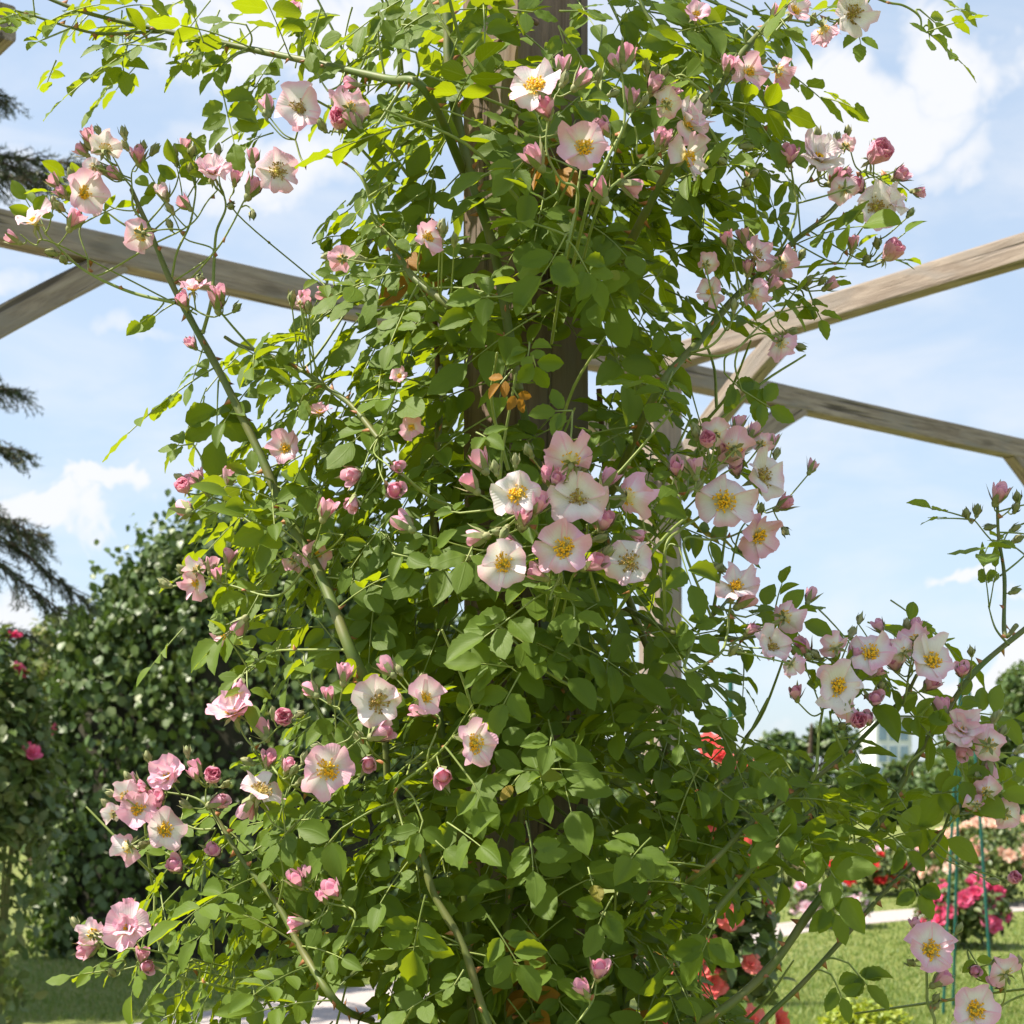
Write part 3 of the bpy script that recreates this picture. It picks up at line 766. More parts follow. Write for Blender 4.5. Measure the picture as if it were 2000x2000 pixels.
BUDS = {
1: 'p440,810 g478,785 g670,778 g775,780 g838,800 P745,838 p620,940 p330,1035 g285,1085 g322,1112 P402,1185 p65,1285 g380,935 g945,800 p1000,785 g1037,812 g940,850 w880,1035 p992,1095 g912,1120 g1028,905 p1268,955 P1365,1008 g1245,1110 g1362,1160 g912,1205 g270,1360 g340,1395 P1440,582 P1830,545 P1910,650 p985,1620 P1172,1620 g1280,1655 p1185,1580 p1030,1850 g1575,1600 g1645,1590 p1745,1590 p1590,50',
2: 'P1145,580 P1580,300 p1520,330 P1340,430 P1735,455 P1615,525 P1085,845 P1440,1020 P1610,1005 g1435,400 g1250,420 g1690,345 g1520,500 P1785,745 g1790,380',
3: 'P665,835 P915,945 P1035,1000 P1265,940 p1010,1310 g1140,1305 p890,1535 g770,1510 g850,1510 p445,1440 g445,790 g480,930 g440,980 p330,1290 p560,510 g370,1640 p970,935 g1225,1050',
4: 'p1070,775 P1240,780 g1182,790 g1110,840 P1000,955 P1235,1210 p1170,1300 P1300,1575 P1760,950 p1900,920',
5: 'P795,690 P740,808 P110,765 p340,720 P330,850 P385,1030 P785,1105 P1110,925 P1170,775 P1485,785 P1100,1300 P1405,1240 P1465,1015 P1030,990 g920,1080 p1640,1090 g875,720 p110,920',
6: 'P60,730 P160,725 P360,645 P640,920 P435,1445 p460,1600 P745,1700 P1235,1780 P1430,1890 P1600,1820 P1800,870 g1620,970 g1680,950 g1740,1050 g1895,880 g1890,940 g1890,1050 g1905,1110 g415,1170 g1890,1390 g800,1730',
7: 'P1415,350 P1175,735 P1340,760 P1155,995 P945,1080 P855,700 p715,630 P790,1620 p770,1565 p695,1290 P470,1530 g600,1650 P1600,1155 p1655,1115 P1790,1205 p1740,1245 P1600,1390 P1675,135 P1860,40 P1450,505 p1555,540 p1770,155',
8: 'P260,360 P590,590 P195,525 p455,245 P1435,1640 P1350,1740 g1490,1750 P300,10',
9: 'P1130,180 P1490,225 P1590,460 P1740,550 P1490,1690 P1790,1700 g1320,1600 g1460,1790 p700,150',
}
nb = 0
blist = []
for c, sdat in BUDS.items():
    for w in sdat.split():
        x, y = map(float, w[1:].split(',')); blist.append((w[0],) + cx(c, x, y))
blist.sort(key=lambda q: 'Ppwg'.index(q[0]))
for c, lst in FL.items():            # further small buds in every spray
    for (x, y, r, fx, fz, opn, pink, st) in lst:
        if 'k' in st: continue
        for q in range(rP.choice([1, 2, 2, 3])):
            t = rP.uniform(0, 6.28); u = r * KS * rP.uniform(1.15, 2.1); c_ = cx(c, x, y)
            blist.append((rP.choice('gggp'), c_[0] + math.cos(t) * u, c_[1] - abs(math.sin(t)) * u * .9 + 12))
small = Acc()
if True:
    for (kd, px, py) in blist:
        Y = D0 + dfront(px, py) - .055 + rnd.uniform(-.015, .015)
        c3 = P(px, py, Y)
        i = int(np.argmin(np.linalg.norm(SAMP - c3, axis=1)))
        d = unit(unit(c3 - SAMP[i]) + np.array([0, 0, .55]) + rv(.2))
        R = {'P': .0105, 'p': .0082, 'g': .0066, 'w': .0085}[kd] * rnd.uniform(.74, .95)
        x_, y_, z_ = frame_from(d)
        sm = nb >= 100; acc = small if sm else Acc()
        ph0 = rnd.uniform(0, 6)
        deep = {'P': .32, 'p': .26, 'g': .3, 'w': 0}[kd] + rnd.uniform(-.15, .15)
        if kd == 'g':
            ellipsoid(acc, c3, x_, y_, z_, R * .72, R * .72, R * 1.15, 7, 9, 1 if sm else 0, (.5, 0, .5), tip=.6)
            if not sm: b = acc.build('bud', M_SEPAL, rose, origin=c3)
        else:
            ellipsoid(acc, c3, x_, y_, z_, R * .72, R * .72, R * 1.22, 9, 12, 0, (.85 if kd != 'w' else .2, deep, 0), tip=.45)
            for k in range(4):
                petal(acc, c3 - z_ * R * 1.02, x_, y_, z_, R * 2.3 * (1 + .05 * k), ph0 + k * 1.75, .56 - .03 * k, -1.22, (.75 if kd != 'w' else .2, max(0, deep - .12 * k), 0), width=.40, notch=0.02, reflex=.12 * k, wav=.02, cup=-.12, seed=nb * 7 + k, wrap=.85)
            if not sm: b = acc.build('bud', M_PETAL, rose, origin=c3)
        acc = small if sm else Acc(); ms = 1 if sm else 0
        bb = c3 - z_ * R * 1.15
        ellipsoid(acc, bb, x_, y_, z_, R * .48, R * .48, R * .6, 6, 8, ms)
        for k in range(5):
            ph = k * 2 * PI / 5 + ph0; e = x_ * math.cos(ph) + y_ * math.sin(ph); q = np.cross(z_, e)
            sp = rnd.uniform(.0, .5) if kd != 'g' else rnd.uniform(-.1, .15)
            h = R * rnd.uniform(1.5, 2.3)
            p0 = bb + e * R * .42 + z_ * R * .15; p1 = bb + e * R * (.84 + sp * .4) + z_ * h * .5; p2 = bb + e * R * (.70 + sp * 1.6) + z_ * h * .85; p3 = p2 + z_ * R * .6 + e * R * sp
            a0 = q * R * .34
            acc.add([p0 - a0, p0 + a0, p1 - a0, p1 + a0, p2 - a0 * .5, p2 + a0 * .5, p3], [[0, 1, 3], [0, 3, 2], [2, 3, 5], [2, 5, 4], [4, 5, 6]], None, (.5, 0, .5), ms)
        pedicel(acc, bb - z_ * R * .5, z_, R, .0008, 1 + ms)
        if not sm: acc.build('stalk', [M_SEPAL, M_STEM], b, origin=c3)
        nb += 1
sb = small.build('small_buds', [M_PETAL, M_SEPAL, M_STEM], rose, origin=ROOT); sb['kind'] = 'stuff'
print('flowers', fi, 'buds', nb)

# ---- leaves read off the photograph: (crop, base, tip, leaflet size in crop px, pairs, normal x, normal z, tint, young)
HERO = [
 (1, 1185, 430, 1262, 760, 185, 3, .1, .15, .4, .0), (1, 660, 330, 660, 380, 150, 1, .1, .3, .4, 0), (1, 1000, 330, 965, 350, 100, 1, .2, .3, .4, 0), (1, 1050, 300, 1000, 300, 100, 1, -.4, .7, .4, 0),
 (1, 1800, 1530, 1790, 1470, 100, 1, .1, .5, .5, .2), (1, 930, 1640, 830, 1690, 130, 0, .4, .5, .5, .3), (1, 830, 1690, 760, 1740, 110, 0, .4, .4, .4, .2),
 (1, 1090, 210, 1050, 90, 140, 0, .3, .2, .4, .1), (1, 1310, 130, 1200, 110, 140, 1, .0, .7, .3, 0), (1, 240, 210, 200, 225, 90, 1, .2, .5, .5, .2), (1, 700, 230, 560, 260, 130, 2, .1, .75, .5, .15),
 (1, 690, 240, 800, 240, 150, 1, 0, .75, .5, .2), (1, 1270, 300, 1160, 380, 150, 2, .1, .7, .4, 0), (1, 1760, 480, 1700, 400, 150, 0, -.1, .3, .5, .2), (1, 1690, 1480, 1760, 1530, 120, 1, .1, .5, .5, .2),
 (2, 1245, 1290, 1150, 1490, 240, 2, -.1, .35, .75, 0), (2, 1060, 1200, 990, 1190, 190, 1, -.1, .6, .8, 0), (2, 900, 900, 800, 950, 190, 0, -.1, .25, .5, 0), (2, 1030, 720, 950, 670, 160, 1, -.1, .5, .7, 0),
 (2, 890, 1600, 800, 1600, 190, 1, -.1, .5, .6, 0), (2, 870, 1640, 750, 1690, 200, 1, 0, .3, .45, 0), (2, 1130, 1070, 1050, 1020, 160, 1, 0, .6, .6, 0), (2, 1310, 1350, 1400, 1500, 180, 2, .5, .4, .6, 0),
 (2, 1330, 550, 1370, 540, 120, 1, 0, .5, .5, .2), (2, 1130, 700, 1100, 640, 110, 2, 0, .3, .6, 0), (2, 300, 1000, 200, 1070, 150, 2, -.3, .6, .4, .15), (2, 220, 1170, 320, 1300, 110, 2, -.2, .3, .35, .1),
 (2, 160, 1120, 130, 1150, 120, 0, 0, .2, .5, .2), (2, 940, 50, 1080, 70, 150, 2, 0, .3, .3, 0), (2, 1240, 60, 1380, 60, 150, 1, .1, .3, .4, 0), (2, 1220, 150, 1250, 230, 130, 2, .1, .5, .3, 0), (2, 250, 60, 280, 100, 130, 2, .1, .2, .1, 0),
 (2, 440, 280, 380, 260, 140, 1, .1, .2, .15, 0), (2, 1020, 880, 970, 930, 180, 1, 0, .2, .3, 0), (2, 1460, 1440, 1490, 1460, 110, 0, 0, .1, .6, .65),
 (3, 480, 150, 560, 220, 160, 1, .1, .4, .6, 0), (3, 620, 100, 660, 150, 150, 0, .3, .1, .5, .2), (3, 1040, 150, 1040, 230, 130, 1, .2, .2, .3, 0), (3, 1420, 150, 1420, 210, 130, 1, .1, .1, .3, .1), (3, 1380, 60, 1450, 120, 130, 1, .4, .4, .3, 0),
 (3, 340, 620, 500, 700, 150, 1, .2, .4, .4, .15), (3, 530, 700, 570, 760, 180, 0, .6, -.1, .35, .1), (3, 480, 1180, 390, 1190, 160, 1, -.1, .6, .35, .1), (3, 600, 1200, 620, 1230, 120, 1, .4, .6, .4, .2),
 (3, 700, 1540, 660, 1520, 130, 0, 0, .3, .4, .15), (3, 740, 1600, 700, 1620, 130, 0, 0, .2, .5, .2), (3, 800, 1640, 830, 1720, 130, 1, .5, .3, .4, .15), (3, 330, 1320, 370, 1380, 110, 1, .2, .4, .7, 0), (3, 60, 430, 110, 560, 160, 1, .3, .3, .3, .1),
 (4, 1175, 300, 1160, 560, 230, 2, -.1, .45, .65, 0), (4, 1030, 600, 960, 610, 130, 1, -.2, .4, .5, .2), (4, 1430, 230, 1380, 240, 120, 1, -.1, .5, .35, .15), (4, 1440, 110, 1420, 130, 110, 1, -.1, .5, .4, .2),
 (4, 1290, 1570, 1170, 1660, 235, 2, -.1, .4, .85, 0), (4, 1440, 1400, 1330, 1420, 190, 1, -.1, .35, .6, 0), (4, 1330, 1830, 1260, 1870, 130, 1, -.2, .5, .5, .45), (4, 1640, 1740, 1620, 1800, 160, 1, -.1, .2, .5, .4),
 (4, 1540, 960, 1420, 1000, 200, 1, -.2, .3, .4, .15), (4, 1540, 1080, 1510, 1120, 200, 0, 0, .1, .3, .1), (4, 1200, 950, 1130, 980, 130, 1, -.2, .5, .5, .4), (4, 1400, 770, 1340, 760, 150, 1, -.1, .2, .1, 0),
 (4, 1640, 330, 1600, 410, 140, 2, -.1, .5, .5, .05), (4, 1700, 830, 1640, 830, 190, 1, 0, .6, .7, 0), (4, 1840, 1090, 1760, 1080, 180, 1, 0, .3, .25, 0), (4, 1560, 200, 1500, 190, 130, 1, -.1, .6, .4, .2),
 (5, 1040, 1470, 830, 1640, 240, 2, 0, .3, .35, 0), (5, 750, 1160, 720, 1230, 210, 1, 0, .35, .35, 0), (5, 330, 1190, 400, 1210, 160, 1, 0, .3, .2, 0), (5, 1080, 130, 1090, 180, 150, 1, 0, .3, .3, 0), (5, 1060, 60, 1060, 120, 130, 2, 0, .35, .4, 0),
 (5, 1300, 1480, 1310, 1540, 180, 1, .1, .35, .3, 0), (5, 1280, 420, 1200, 420, 150, 2, 0, .5, .4, 0), (5, 780, 540, 830, 560, 140, 2, 0, .3, .3, 0), (5, 500, 1250, 560, 1150, 170, 2, 0, .5, .6, 0), (5, 680, 970, 640, 960, 120, 2, 0, .5, .75, .0),
 (5, 1180, 1430, 1200, 1410, 160, 1, 0, .7, .6, 0), (5, 1680, 1000, 1740, 900, 190, 1, .4, .4, .6, 0), (5, 950, 1800, 800, 1780, 200, 2, 0, .35, .3, 0), (5, 960, 210, 900, 270, 100, 1, 0, .4, .5, .9), (5, 970, 300, 1000, 350, 90, 1, 0, .3, .5, .9),
 (6, 80, 1180, 130, 1350, 200, 1, .6, .1, .5, 0), (6, 430, 320, 560, 400, 150, 2, .4, .5, .4, .1), (6, 330, 230, 420, 330, 170, 2, .4, .4, .3, .1), (6, 360, 1520, 300, 1540, 110, 1, 0, .6, .3, 0), (6, 440, 1530, 500, 1510, 120, 1, .2, .5, .3, 0), (6, 620, 1620, 690, 1680, 110, 1, .4, .6, .35, 0), (6, 60, 1500, 190, 1620, 150, 2, .4, .5, .3, 0),
 (7, 1090, 1150, 1080, 1260, 190, 1, -.1, .3, .6, .05), (7, 1130, 1400, 1060, 1480, 180, 2, -.2, .3, .45, .2), (7, 1580, 860, 1500, 940, 180, 3, -.1, .5, .5, .3), (7, 1830, 890, 1750, 980, 230, 1, 0, .35, .45, 0), (7, 1340, 1240, 1360, 1330, 180, 1, -.1, .35, .5, 0), (7, 1030, 1590, 960, 1610, 130, 2, -.2, .5, .5, .3), (7, 1360, 1700, 1380, 1800, 170, 2, 0, .4, .5, .1), (7, 930, 1880, 870, 1900, 130, 1, -.2, .6, .5, .35), (7, 660, 1590, 600, 1600, 110, 0, -.2, .5, .5, .35), (7, 960, 1780, 900, 1790, 120, 0, -.2, .6, .5, .35), (7, 1130, 1100, 1230, 1180, 170, 1, .1, .4, .7, 0),
 (8, 640, 860, 800, 960, 185, 2, 0, .35, .55, 0), (8, 1050, 870, 1110, 1090, 185, 2, 0, .35, .35, .05), (8, 850, 1370, 1010, 1600, 200, 3, 0, .4, .65, 0), (8, 490, 1270, 420, 1520, 240, 2, 0, .3, .3, .05), (8, 400, 950, 400, 960, 165, 0, 0, .3, .7, .05), (8, 1180, 380, 1170, 430, 170, 2, 0, .3, .2, 0), (8, 1000, 60, 920, 200, 200, 1, 0, .3, .25, 0), (8, 560, 950, 600, 990, 170, 0, 0, .4, .6, 0), (8, 480, 860, 470, 900, 170, 1, 0, .45, .5, 0), (8, 760, 640, 800, 700, 190, 1, 0, .2, .25, 0), (8, 1380, 1100, 1400, 1180, 130, 0, 0, .2, .5, .68), (8, 1060, 560, 1110, 560, 130, 0, 0, .2, .5, .65), (8, 1000, 600, 960, 640, 110, 0, 0, .3, .6, .7), (8, 700, 1650, 660, 1720, 110, 2, -.1, .5, .7, 0), (8, 1700, 940, 1600, 1030, 200, 2, .1, .35, .3, 0), (8, 1500, 1260, 1420, 1380, 180, 2, .1, .3, .25, 0),
 (9, 670, 860, 590, 950, 200, 1, 0, .4, .75, 0), (9, 600, 560, 550, 600, 160, 1, 0, .55, .6, 0), (9, 1540, 620, 1480, 690, 200, 0, -.2, .2, .8, .1), (9, 1600, 560, 1620, 620, 150, 1, .1, .4, .4, 0), (9, 250, 1420, 210, 1540, 210, 2, .0, .4, .3, 0), (9, 1000, 900, 980, 1000, 190, 1, .1, .3, .35, 0), (9, 870, 1250, 920, 1330, 180, 2, .3, .5, .2, 0), (9, 1240, 940, 1300, 1010, 160, 2, .3, .3, .3, .05), (9, 1000, 1620, 1080, 1720, 170, 3, .3, .5, .15, 0), (9, 1120, 780, 1040, 700, 150, 2, .0, .5, .4, 0), (9, 880, 640, 780, 640, 140, 2, 0, .6, .5, .25), (9, 1000, 560, 1080, 600, 110, 3, 0, .5, .7, .1), (9, 400, 270, 300, 290, 160, 1, 0, .7, .6, 0), (9, 1340, 1180, 1360, 1240, 150, 2, .2, .3, .3, .0), (9, 900, 1680, 960, 1780, 140, 2, .3, .4, .2, 0), (9, 1640, 1540, 1680, 1620, 100, 1, .3, .3, .3, 0),
]
heroes = 0
hero_more = Acc()
for (c, bx, by, tx, ty, sz, pairs, nx, nz, tn, yg) in HERO:
    b = cx(c, bx, by); t = cx(c, tx, ty)
    off = -.035 + rnd.uniform(-.02, .02)
    q0 = PD(b[0], b[1], off); q1 = PD(t[0], t[1], off + rnd.uniform(-.02, .005))
    a = q1 - q0; L = np.linalg.norm(a)
    if pairs == 0: L = max(L, .012)
    Y = q0[1]; size = sz * KS * Y / F
    nrm = np.array([nx + SUN[0] * .15, -1.0, nz + .15]) + rv(.16)
    ln = max(L, size * .35)
    base = q1 - unit(a) * ln
    acc = Acc() if heroes < 100 else hero_more
    compound(acc, base - unit(a) * ln * .15, a, nrm, ln * 1.15, size, pairs, (tn, yg, .5), True, .14, .03)
    # leaf stalk back into the nearest stem
    if yg < .6:
        i = int(np.argmin(np.linalg.norm(SAMP - base, axis=1) + .6 * np.maximum(0, -(SAMP[:, 1] - base[1]))))
        if np.linalg.norm(SAMP[i] - base) < .07:
            s0 = base - unit(a) * ln * .15
            tube(acc, [s0, (s0 + SAMP[i]) / 2 - unit(a) * .006, SAMP[i]], .0010, .0012, 5, 1, per=4)
    if heroes < 100: acc.build('leaf', [M_LEAF, M_STEM], rose, origin=base)
    heroes += 1

# ---- the mass of foliage
GRID = [
 "24444457863688632110",
 "01324247854578522000",
 "00103116767676410000",
 "00001047656686310000",
 "00000036567787410000",
 "00100246778886320000",
 "00002567888687200000",
 "00024567866576200000",
 "00023678877575000000",
 "00014788876664000000",
 "00015887887663000000",
 "00014677888873110000",
 "00024668888885321110",
 "00002236788887533321",
 "00003566778787643321",
 "00003778777587653210",
 "00046888878687532100",
 "00056888888887421100",
 "00245788888887421100",
 "00055677888887521110",
 "00045677888888742110",
 "00034566788887642100",
 "00003456778876532000",
]
# places where the bare post shows between the leaves (px, py, rx, ry)
WIN = [(1075, 60, 62, 105), (935, 230, 28, 40), (930, 400, 40, 115), (1000, 520, 60, 45), (1110, 700, 45, 100), (985, 760, 60, 70), (945, 1185, 40, 50), (1050, 1570, 95, 40), (950, 1700, 60, 45), (1120, 800, 35, 60)]
fol = Acc(); fol_items = []
axis = np.array([.015, D0 + .02])
rL = random.Random(77)
def inwin(px, py):
    for (wx, wy, rx, ry) in WIN:
        if ((px - wx) / (rx * 1.0)) ** 2 + ((py - wy) / (ry * 1.0)) ** 2 < 1.25: return True
    return False
GAPS = [(1440, 750, 80, 90), (1390, 740, 40, 50), (1348, 1160, 30, 110), (1400, 1120, 60, 60), (1560, 1890, 120, 120), (1700, 1800, 130, 75), (1620, 1780, 90, 50), (1770, 1930, 120, 90), (680, 1955, 55, 45), (1900, 1760, 120, 110), (1720, 1455, 50, 40),
        (560, 300, 90, 40), (700, 330, 25, 60), (480, 500, 120, 40), (430, 620, 60, 40), (1530, 1400, 40, 40), (1340, 560, 40, 30), (400, 1420, 40, 90), (600, 1340, 40, 50)]
def topx(q):
    return 1000 + q[0] / q[1] * F, HOR - (q[2] - EYE) / q[1] * F
def ingap(q):
    px, py = topx(q)
    for (wx, wy, rx, ry) in GAPS:
        if ((px - wx) / rx) ** 2 + ((py - wy) / ry) ** 2 < 1: return True
    for (wx, wy, rr, Y) in FLPX:      # a bloom that opens to the light has no leaf over its face
        if q[1] < Y + .03 and (px - wx) ** 2 + (py - wy) ** 2 < rr * rr: return True
    return False
count = 0
for gy, row in enumerate(GRID):
    for gx, ch in enumerate(row):
        dn = int(ch)
        if dn == 0: continue
        mean = (dn / 8.0) ** 1.25 * 7.3
        if gy == 0: mean *= 1.0
        k = int(mean) + (1 if rL.random() < mean - int(mean) else 0)
        for _ in range(k):
            px = gx * 100 + rL.uniform(0, 100); py = gy * 100 + rL.uniform(0, 100)
            df = dfront(px, py)
            inner = abs(px - 1030) < 260
            if inner:
                d = df + .06 + (abs(df) + .10) * rL.random() ** .9
            elif px < 770 or px > 1300:
                d = df + rL.uniform(-.01, .22)
            else:
                d = df + rL.uniform(.03, .32)
            q = P(px, py, D0 + d)
            if d < .07 and (inwin(px, py) or inwin(px + 25, py) or inwin(px - 25, py)): continue
            # keep the post itself clear
            if abs(px - 1020) < 140 and -.03 < d < .12: d = -.05 - rL.random() * .1; q = P(px, py, D0 + d)
            rad2 = np.array([q[0] - axis[0], q[1] - axis[1], 0]); rad = unit(rad2)
            right = max(0, min(1, (px - 1150) / 150.0)) if gy > 3 else 0
            nrm = rad * (.75) + np.array([0, 0, .75]) + SUNV * .35 + np.array([0, -.25, 0]) + rng.normal(size=3) * .38
            a = rad * .45 + np.array([0, 0, -.45 - .5 * right]) + rng.normal(size=3) * .55
            nrm = unit(nrm); a = unit(a - nrm * np.dot(a, nrm))
            left = max(0, min(1, (900 - px) / 300.0))
            size = rL.uniform(.028, .050) * (1 - .24 * left)
            pairs = rL.choice([2, 2, 3, 3])
            yg = 0
            z = rL.random()
            if z < .10 + .22 * left: yg = rL.uniform(.15, .5)
            elif z > .993: yg = rL.uniform(.65, .95)
            ln = size * (1.15 + .45 * pairs) * rL.uniform(.8, 1.0)
            wm = 1.0 - .25 * right
            base = q - a * ln * .6
            if ingap(q) or ingap(q + a * ln * .5) or ingap(q + a * (ln * .5 + size * .8)) or ingap(base): continue
            compound(fol, base, a, nrm, ln, size, pairs, (rL.random() * .8, yg, .5), False, .24, .14, wm)
            count += 1
heads = np.array([list(o.location + rose.location) for o in rose.children if o.name.split('.')[0] in ('flower', 'bud')])
for (e, dv) in ENDS:
    if np.min(np.linalg.norm(heads - e, axis=1)) > .034 and not ingap(e) and not ingap(e + dv * .05):
        for q in range(2):
            compound(fol, e - dv * .004, dv + rv(.45), np.array([-.2, -.4, .8]) + rv(.4), .05, .026, 1, (.6, .3, .5), False, .2, .1)
for (ci, p) in CLINES:
    nl = {0: 9, 2: 10, 3: 5, 4: 9, 5: 8, 6: 10, 7: 6, 8: 9, 9: 5, 10: 7, 18: 7, 17: 7}.get(ci, 3)
    for q in range(nl):
        i = rL.randrange(2, int((len(p) - 2) * (.62 if ci in (0, 6, 9) else 1))); tdir = unit(p[i + 1] - p[i - 1])
        a = unit(tdir * rL.uniform(-.1, .5) + np.array([rL.uniform(-.9, .9), rL.uniform(-.9, .1), rL.uniform(-.5, .4)]))
        size = rL.uniform(.028, .045); pr = rL.choice([2, 2, 3])
        if ingap(p[i] + a * .05) or ingap(p[i] + a * .09): continue
        compound(fol, p[i], a, np.array([-.15, -.45, .85]) + rng.normal(size=3) * .35, size * (1.3 + .5 * pr), size, pr, (rL.random() * .8, rL.uniform(0, .35), .5), False, .2, .18)
# twigs inside the mass
for _ in range(130):
    gy = rL.randrange(len(GRID)); gx = rL.randrange(3, 18)
    if int(GRID[gy][gx]) < 5: continue
    px = gx * 100 + rL.uniform(0, 100); py = gy * 100 + rL.uniform(0, 100)
    q = P(px, py, D0 + dfront(px, py) + rL.uniform(.06, .25))
    if inwin(px, py): continue
    dirv = unit([rL.uniform(-.8, .8), rL.uniform(-.6, .2), rL.uniform(.2, 1)])
    tube(fol, [q, q + dirv * .06 + rv(.01), q + dirv * .14 + rv(.015)], .0022, .0012, 5, 1, per=4)
for a_, b_ in ((hero_more, fol),):
    if a_.n:
        for i in range(len(a_.v)): pass
        b_.v += a_.v; b_.uv += a_.uv; b_.t += a_.t
        b_.f4 += [f + b_.n for f in a_.f4]; b_.m4 += a_.m4; b_.f3 += [f + b_.n for f in a_.f3]; b_.m3 += a_.m3; b_.n += a_.n
fo = fol.build('foliage', [M_LEAF, M_STEM], rose, origin=ROOT)
fo['kind'] = 'stuff'
print('compound leaves', count, 'heroes', heroes, 'verts', fol.n)

# ------------------------------------------------------------------ background
def leaf_quad(acc, c, d, nrm, ln, wd, tint, mat_=0):
    d = unit(d); nrm = unit(nrm - d * np.dot(nrm, d)); x = np.cross(d, nrm)
    v = [c, c + d * ln * .35 + x * wd * .5 + nrm * ln * .06, c + d * ln * .38 - nrm * ln * .03, c + d * ln * .35 - x * wd * .5 + nrm * ln * .06,
         c + d * ln * .75 + x * wd * .36, c + d * ln * .75 - nrm * ln * .06, c + d * ln * .75 - x * wd * .36, c + d * ln - nrm * ln * .14]
    f = [[0, 2, 1, 1], [0, 3, 2, 2]]
    acc.add(v, [[0, 2, 1], [0, 3, 2], [4, 5, 7], [5, 6, 7]], None, tint, mat_)
    acc.add(v, [[1, 2, 5, 4], [2, 3, 6, 5]], None, tint, mat_)
def flip(acc):   # leaf_quad winds downward; turn the faces over
    acc.f4 = [f[:, ::-1] for f in acc.f4]; acc.f3 = [f[:, ::-1] for f in acc.f3]

# hedge mass
hb = np.array([-1.93, 13.3, 0])
hedge = empty('ivy_hedge', hb, 'tall rounded dark green ivy covered hedge behind the left side of the rose', 'hedge')
def hedge_surf(u, v):
    # u azimuth, v 0..1 height parameter ; superellipsoid with lumps
    cu, su_ = math.cos(u), math.sin(u)
    ex = .75
    cv, sv_ = math.cos(v * PI / 2), math.sin(v * PI / 2)
    f = lambda w, e: math.copysign(abs(w) ** e, w)
    lump = 1 + .05 * math.sin(u * 5 + v * 7) + .04 * math.sin(u * 11 - v * 13 + 2)
    x = 1.88 * f(cu, .8) * f(cv, .80) * lump; y = 1.15 * f(su_, .8) * f(cv, .5) * lump; z = 3.35 * f(sv_, .78)
    return np.array([x, y, z])
acc = Acc()
for i in range(26000):
    u = rnd.uniform(-PI * 1.02, .02) if rnd.random() < .93 else rnd.uniform(0, PI)
    v = rnd.random() ** 1.15 * 1.0
    p = hedge_surf(u, v); e = 1e-3
    n = unit(np.cross(hedge_surf(u + e, v) - p, hedge_surf(u, min(v + e, .9999)) - p))
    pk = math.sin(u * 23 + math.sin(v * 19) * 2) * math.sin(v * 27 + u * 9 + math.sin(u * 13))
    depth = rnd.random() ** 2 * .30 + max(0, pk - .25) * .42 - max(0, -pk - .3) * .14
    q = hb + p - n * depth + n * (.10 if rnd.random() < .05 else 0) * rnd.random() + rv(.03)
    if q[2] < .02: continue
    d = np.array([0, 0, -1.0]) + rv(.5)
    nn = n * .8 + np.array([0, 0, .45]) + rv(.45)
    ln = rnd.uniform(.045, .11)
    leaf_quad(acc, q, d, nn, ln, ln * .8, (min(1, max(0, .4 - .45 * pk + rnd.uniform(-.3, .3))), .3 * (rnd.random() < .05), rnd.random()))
for i in range(260):     # loose shoots on the outline
    u = rnd.uniform(-PI, 0); v = rnd.uniform(.45, .98); p = hb + hedge_surf(u, v)
    d0 = unit(p - hb - np.array([0, 0, 1.2])) + rv(.35)
    for k in range(7):
        leaf_quad(acc, p + d0 * .035 * k, rv(1) + np.array([0, 0, -.5]), np.array([0, -.4, .8]) + rv(.4), .07, .055, (rnd.random(), .15 * rnd.random(), rnd.random()))
flip(acc)
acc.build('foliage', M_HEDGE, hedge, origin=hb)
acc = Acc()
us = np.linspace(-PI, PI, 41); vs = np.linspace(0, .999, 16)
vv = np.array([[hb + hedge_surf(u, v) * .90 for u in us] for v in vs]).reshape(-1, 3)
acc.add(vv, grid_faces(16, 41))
acc.build('dark_core', simple('shade-dark core', (.02, .022, .01), (.04, .035, .02), 20, .9), hedge, origin=hb)  # closed shell added against see-through; inner shade is put into its dark colour

# generic broadleaf tree
def tree(name, loc, h, rx, rz, n, leafsize, material, label, cat='tree', group='trees in the background', seed=0, young=0.0, trunk_r=.18, clumps=14):
    r = random.Random(seed)
    loc = np.array(loc, float)
    root = empty(name, loc, label, cat, group)
    acc = Acc()
    top = loc + np.array([0, 0, h * .8])
    tube(acc, [loc, loc + np.array([r.uniform(-.1, .1) * rx, 0, h * .4]), top], trunk_r, trunk_r * .25, 9)
    cl = []
    for k in range(clumps):
        th = r.uniform(0, 2 * PI); u = r.random() ** .5; zz = r.uniform(-1, 1)
        s = math.sqrt(max(0, 1 - zz * zz)) * .75
        c = loc + np.array([math.cos(th) * u * rx * s, math.sin(th) * u * rx * s, h - rz + zz * rz * .78])
        cl.append((c, r.uniform(.26, .44) * min(rx, rz)))
        st = loc + np.array([0, 0, h * r.uniform(.25, .55)])
        tube(acc, [st, (st + c) / 2 + np.array([0, 0, -.06 * h]), c], trunk_r * .35, trunk_r * .08, 6)
    acc.build('trunk', M_BARK, root, origin=loc)
    acc = Acc()
    for i in range(n):
        c, rr = cl[r.randrange(len(cl))]
        dv = unit(rv()); q = c + dv * rr * (.55 + .5 * r.random()) * np.array([1.15, 1.15, .85])
        leaf_quad(acc, q, rv() + np.array([0, 0, -.4]), dv * .7 + np.array([0, 0, .6]) + rv(.4), leafsize * r.uniform(.7, 1.3), leafsize * .7, (r.random(), young * r.random(), r.random()))
    flip(acc)
    acc.build('crown', material, root, origin=loc)
    return root

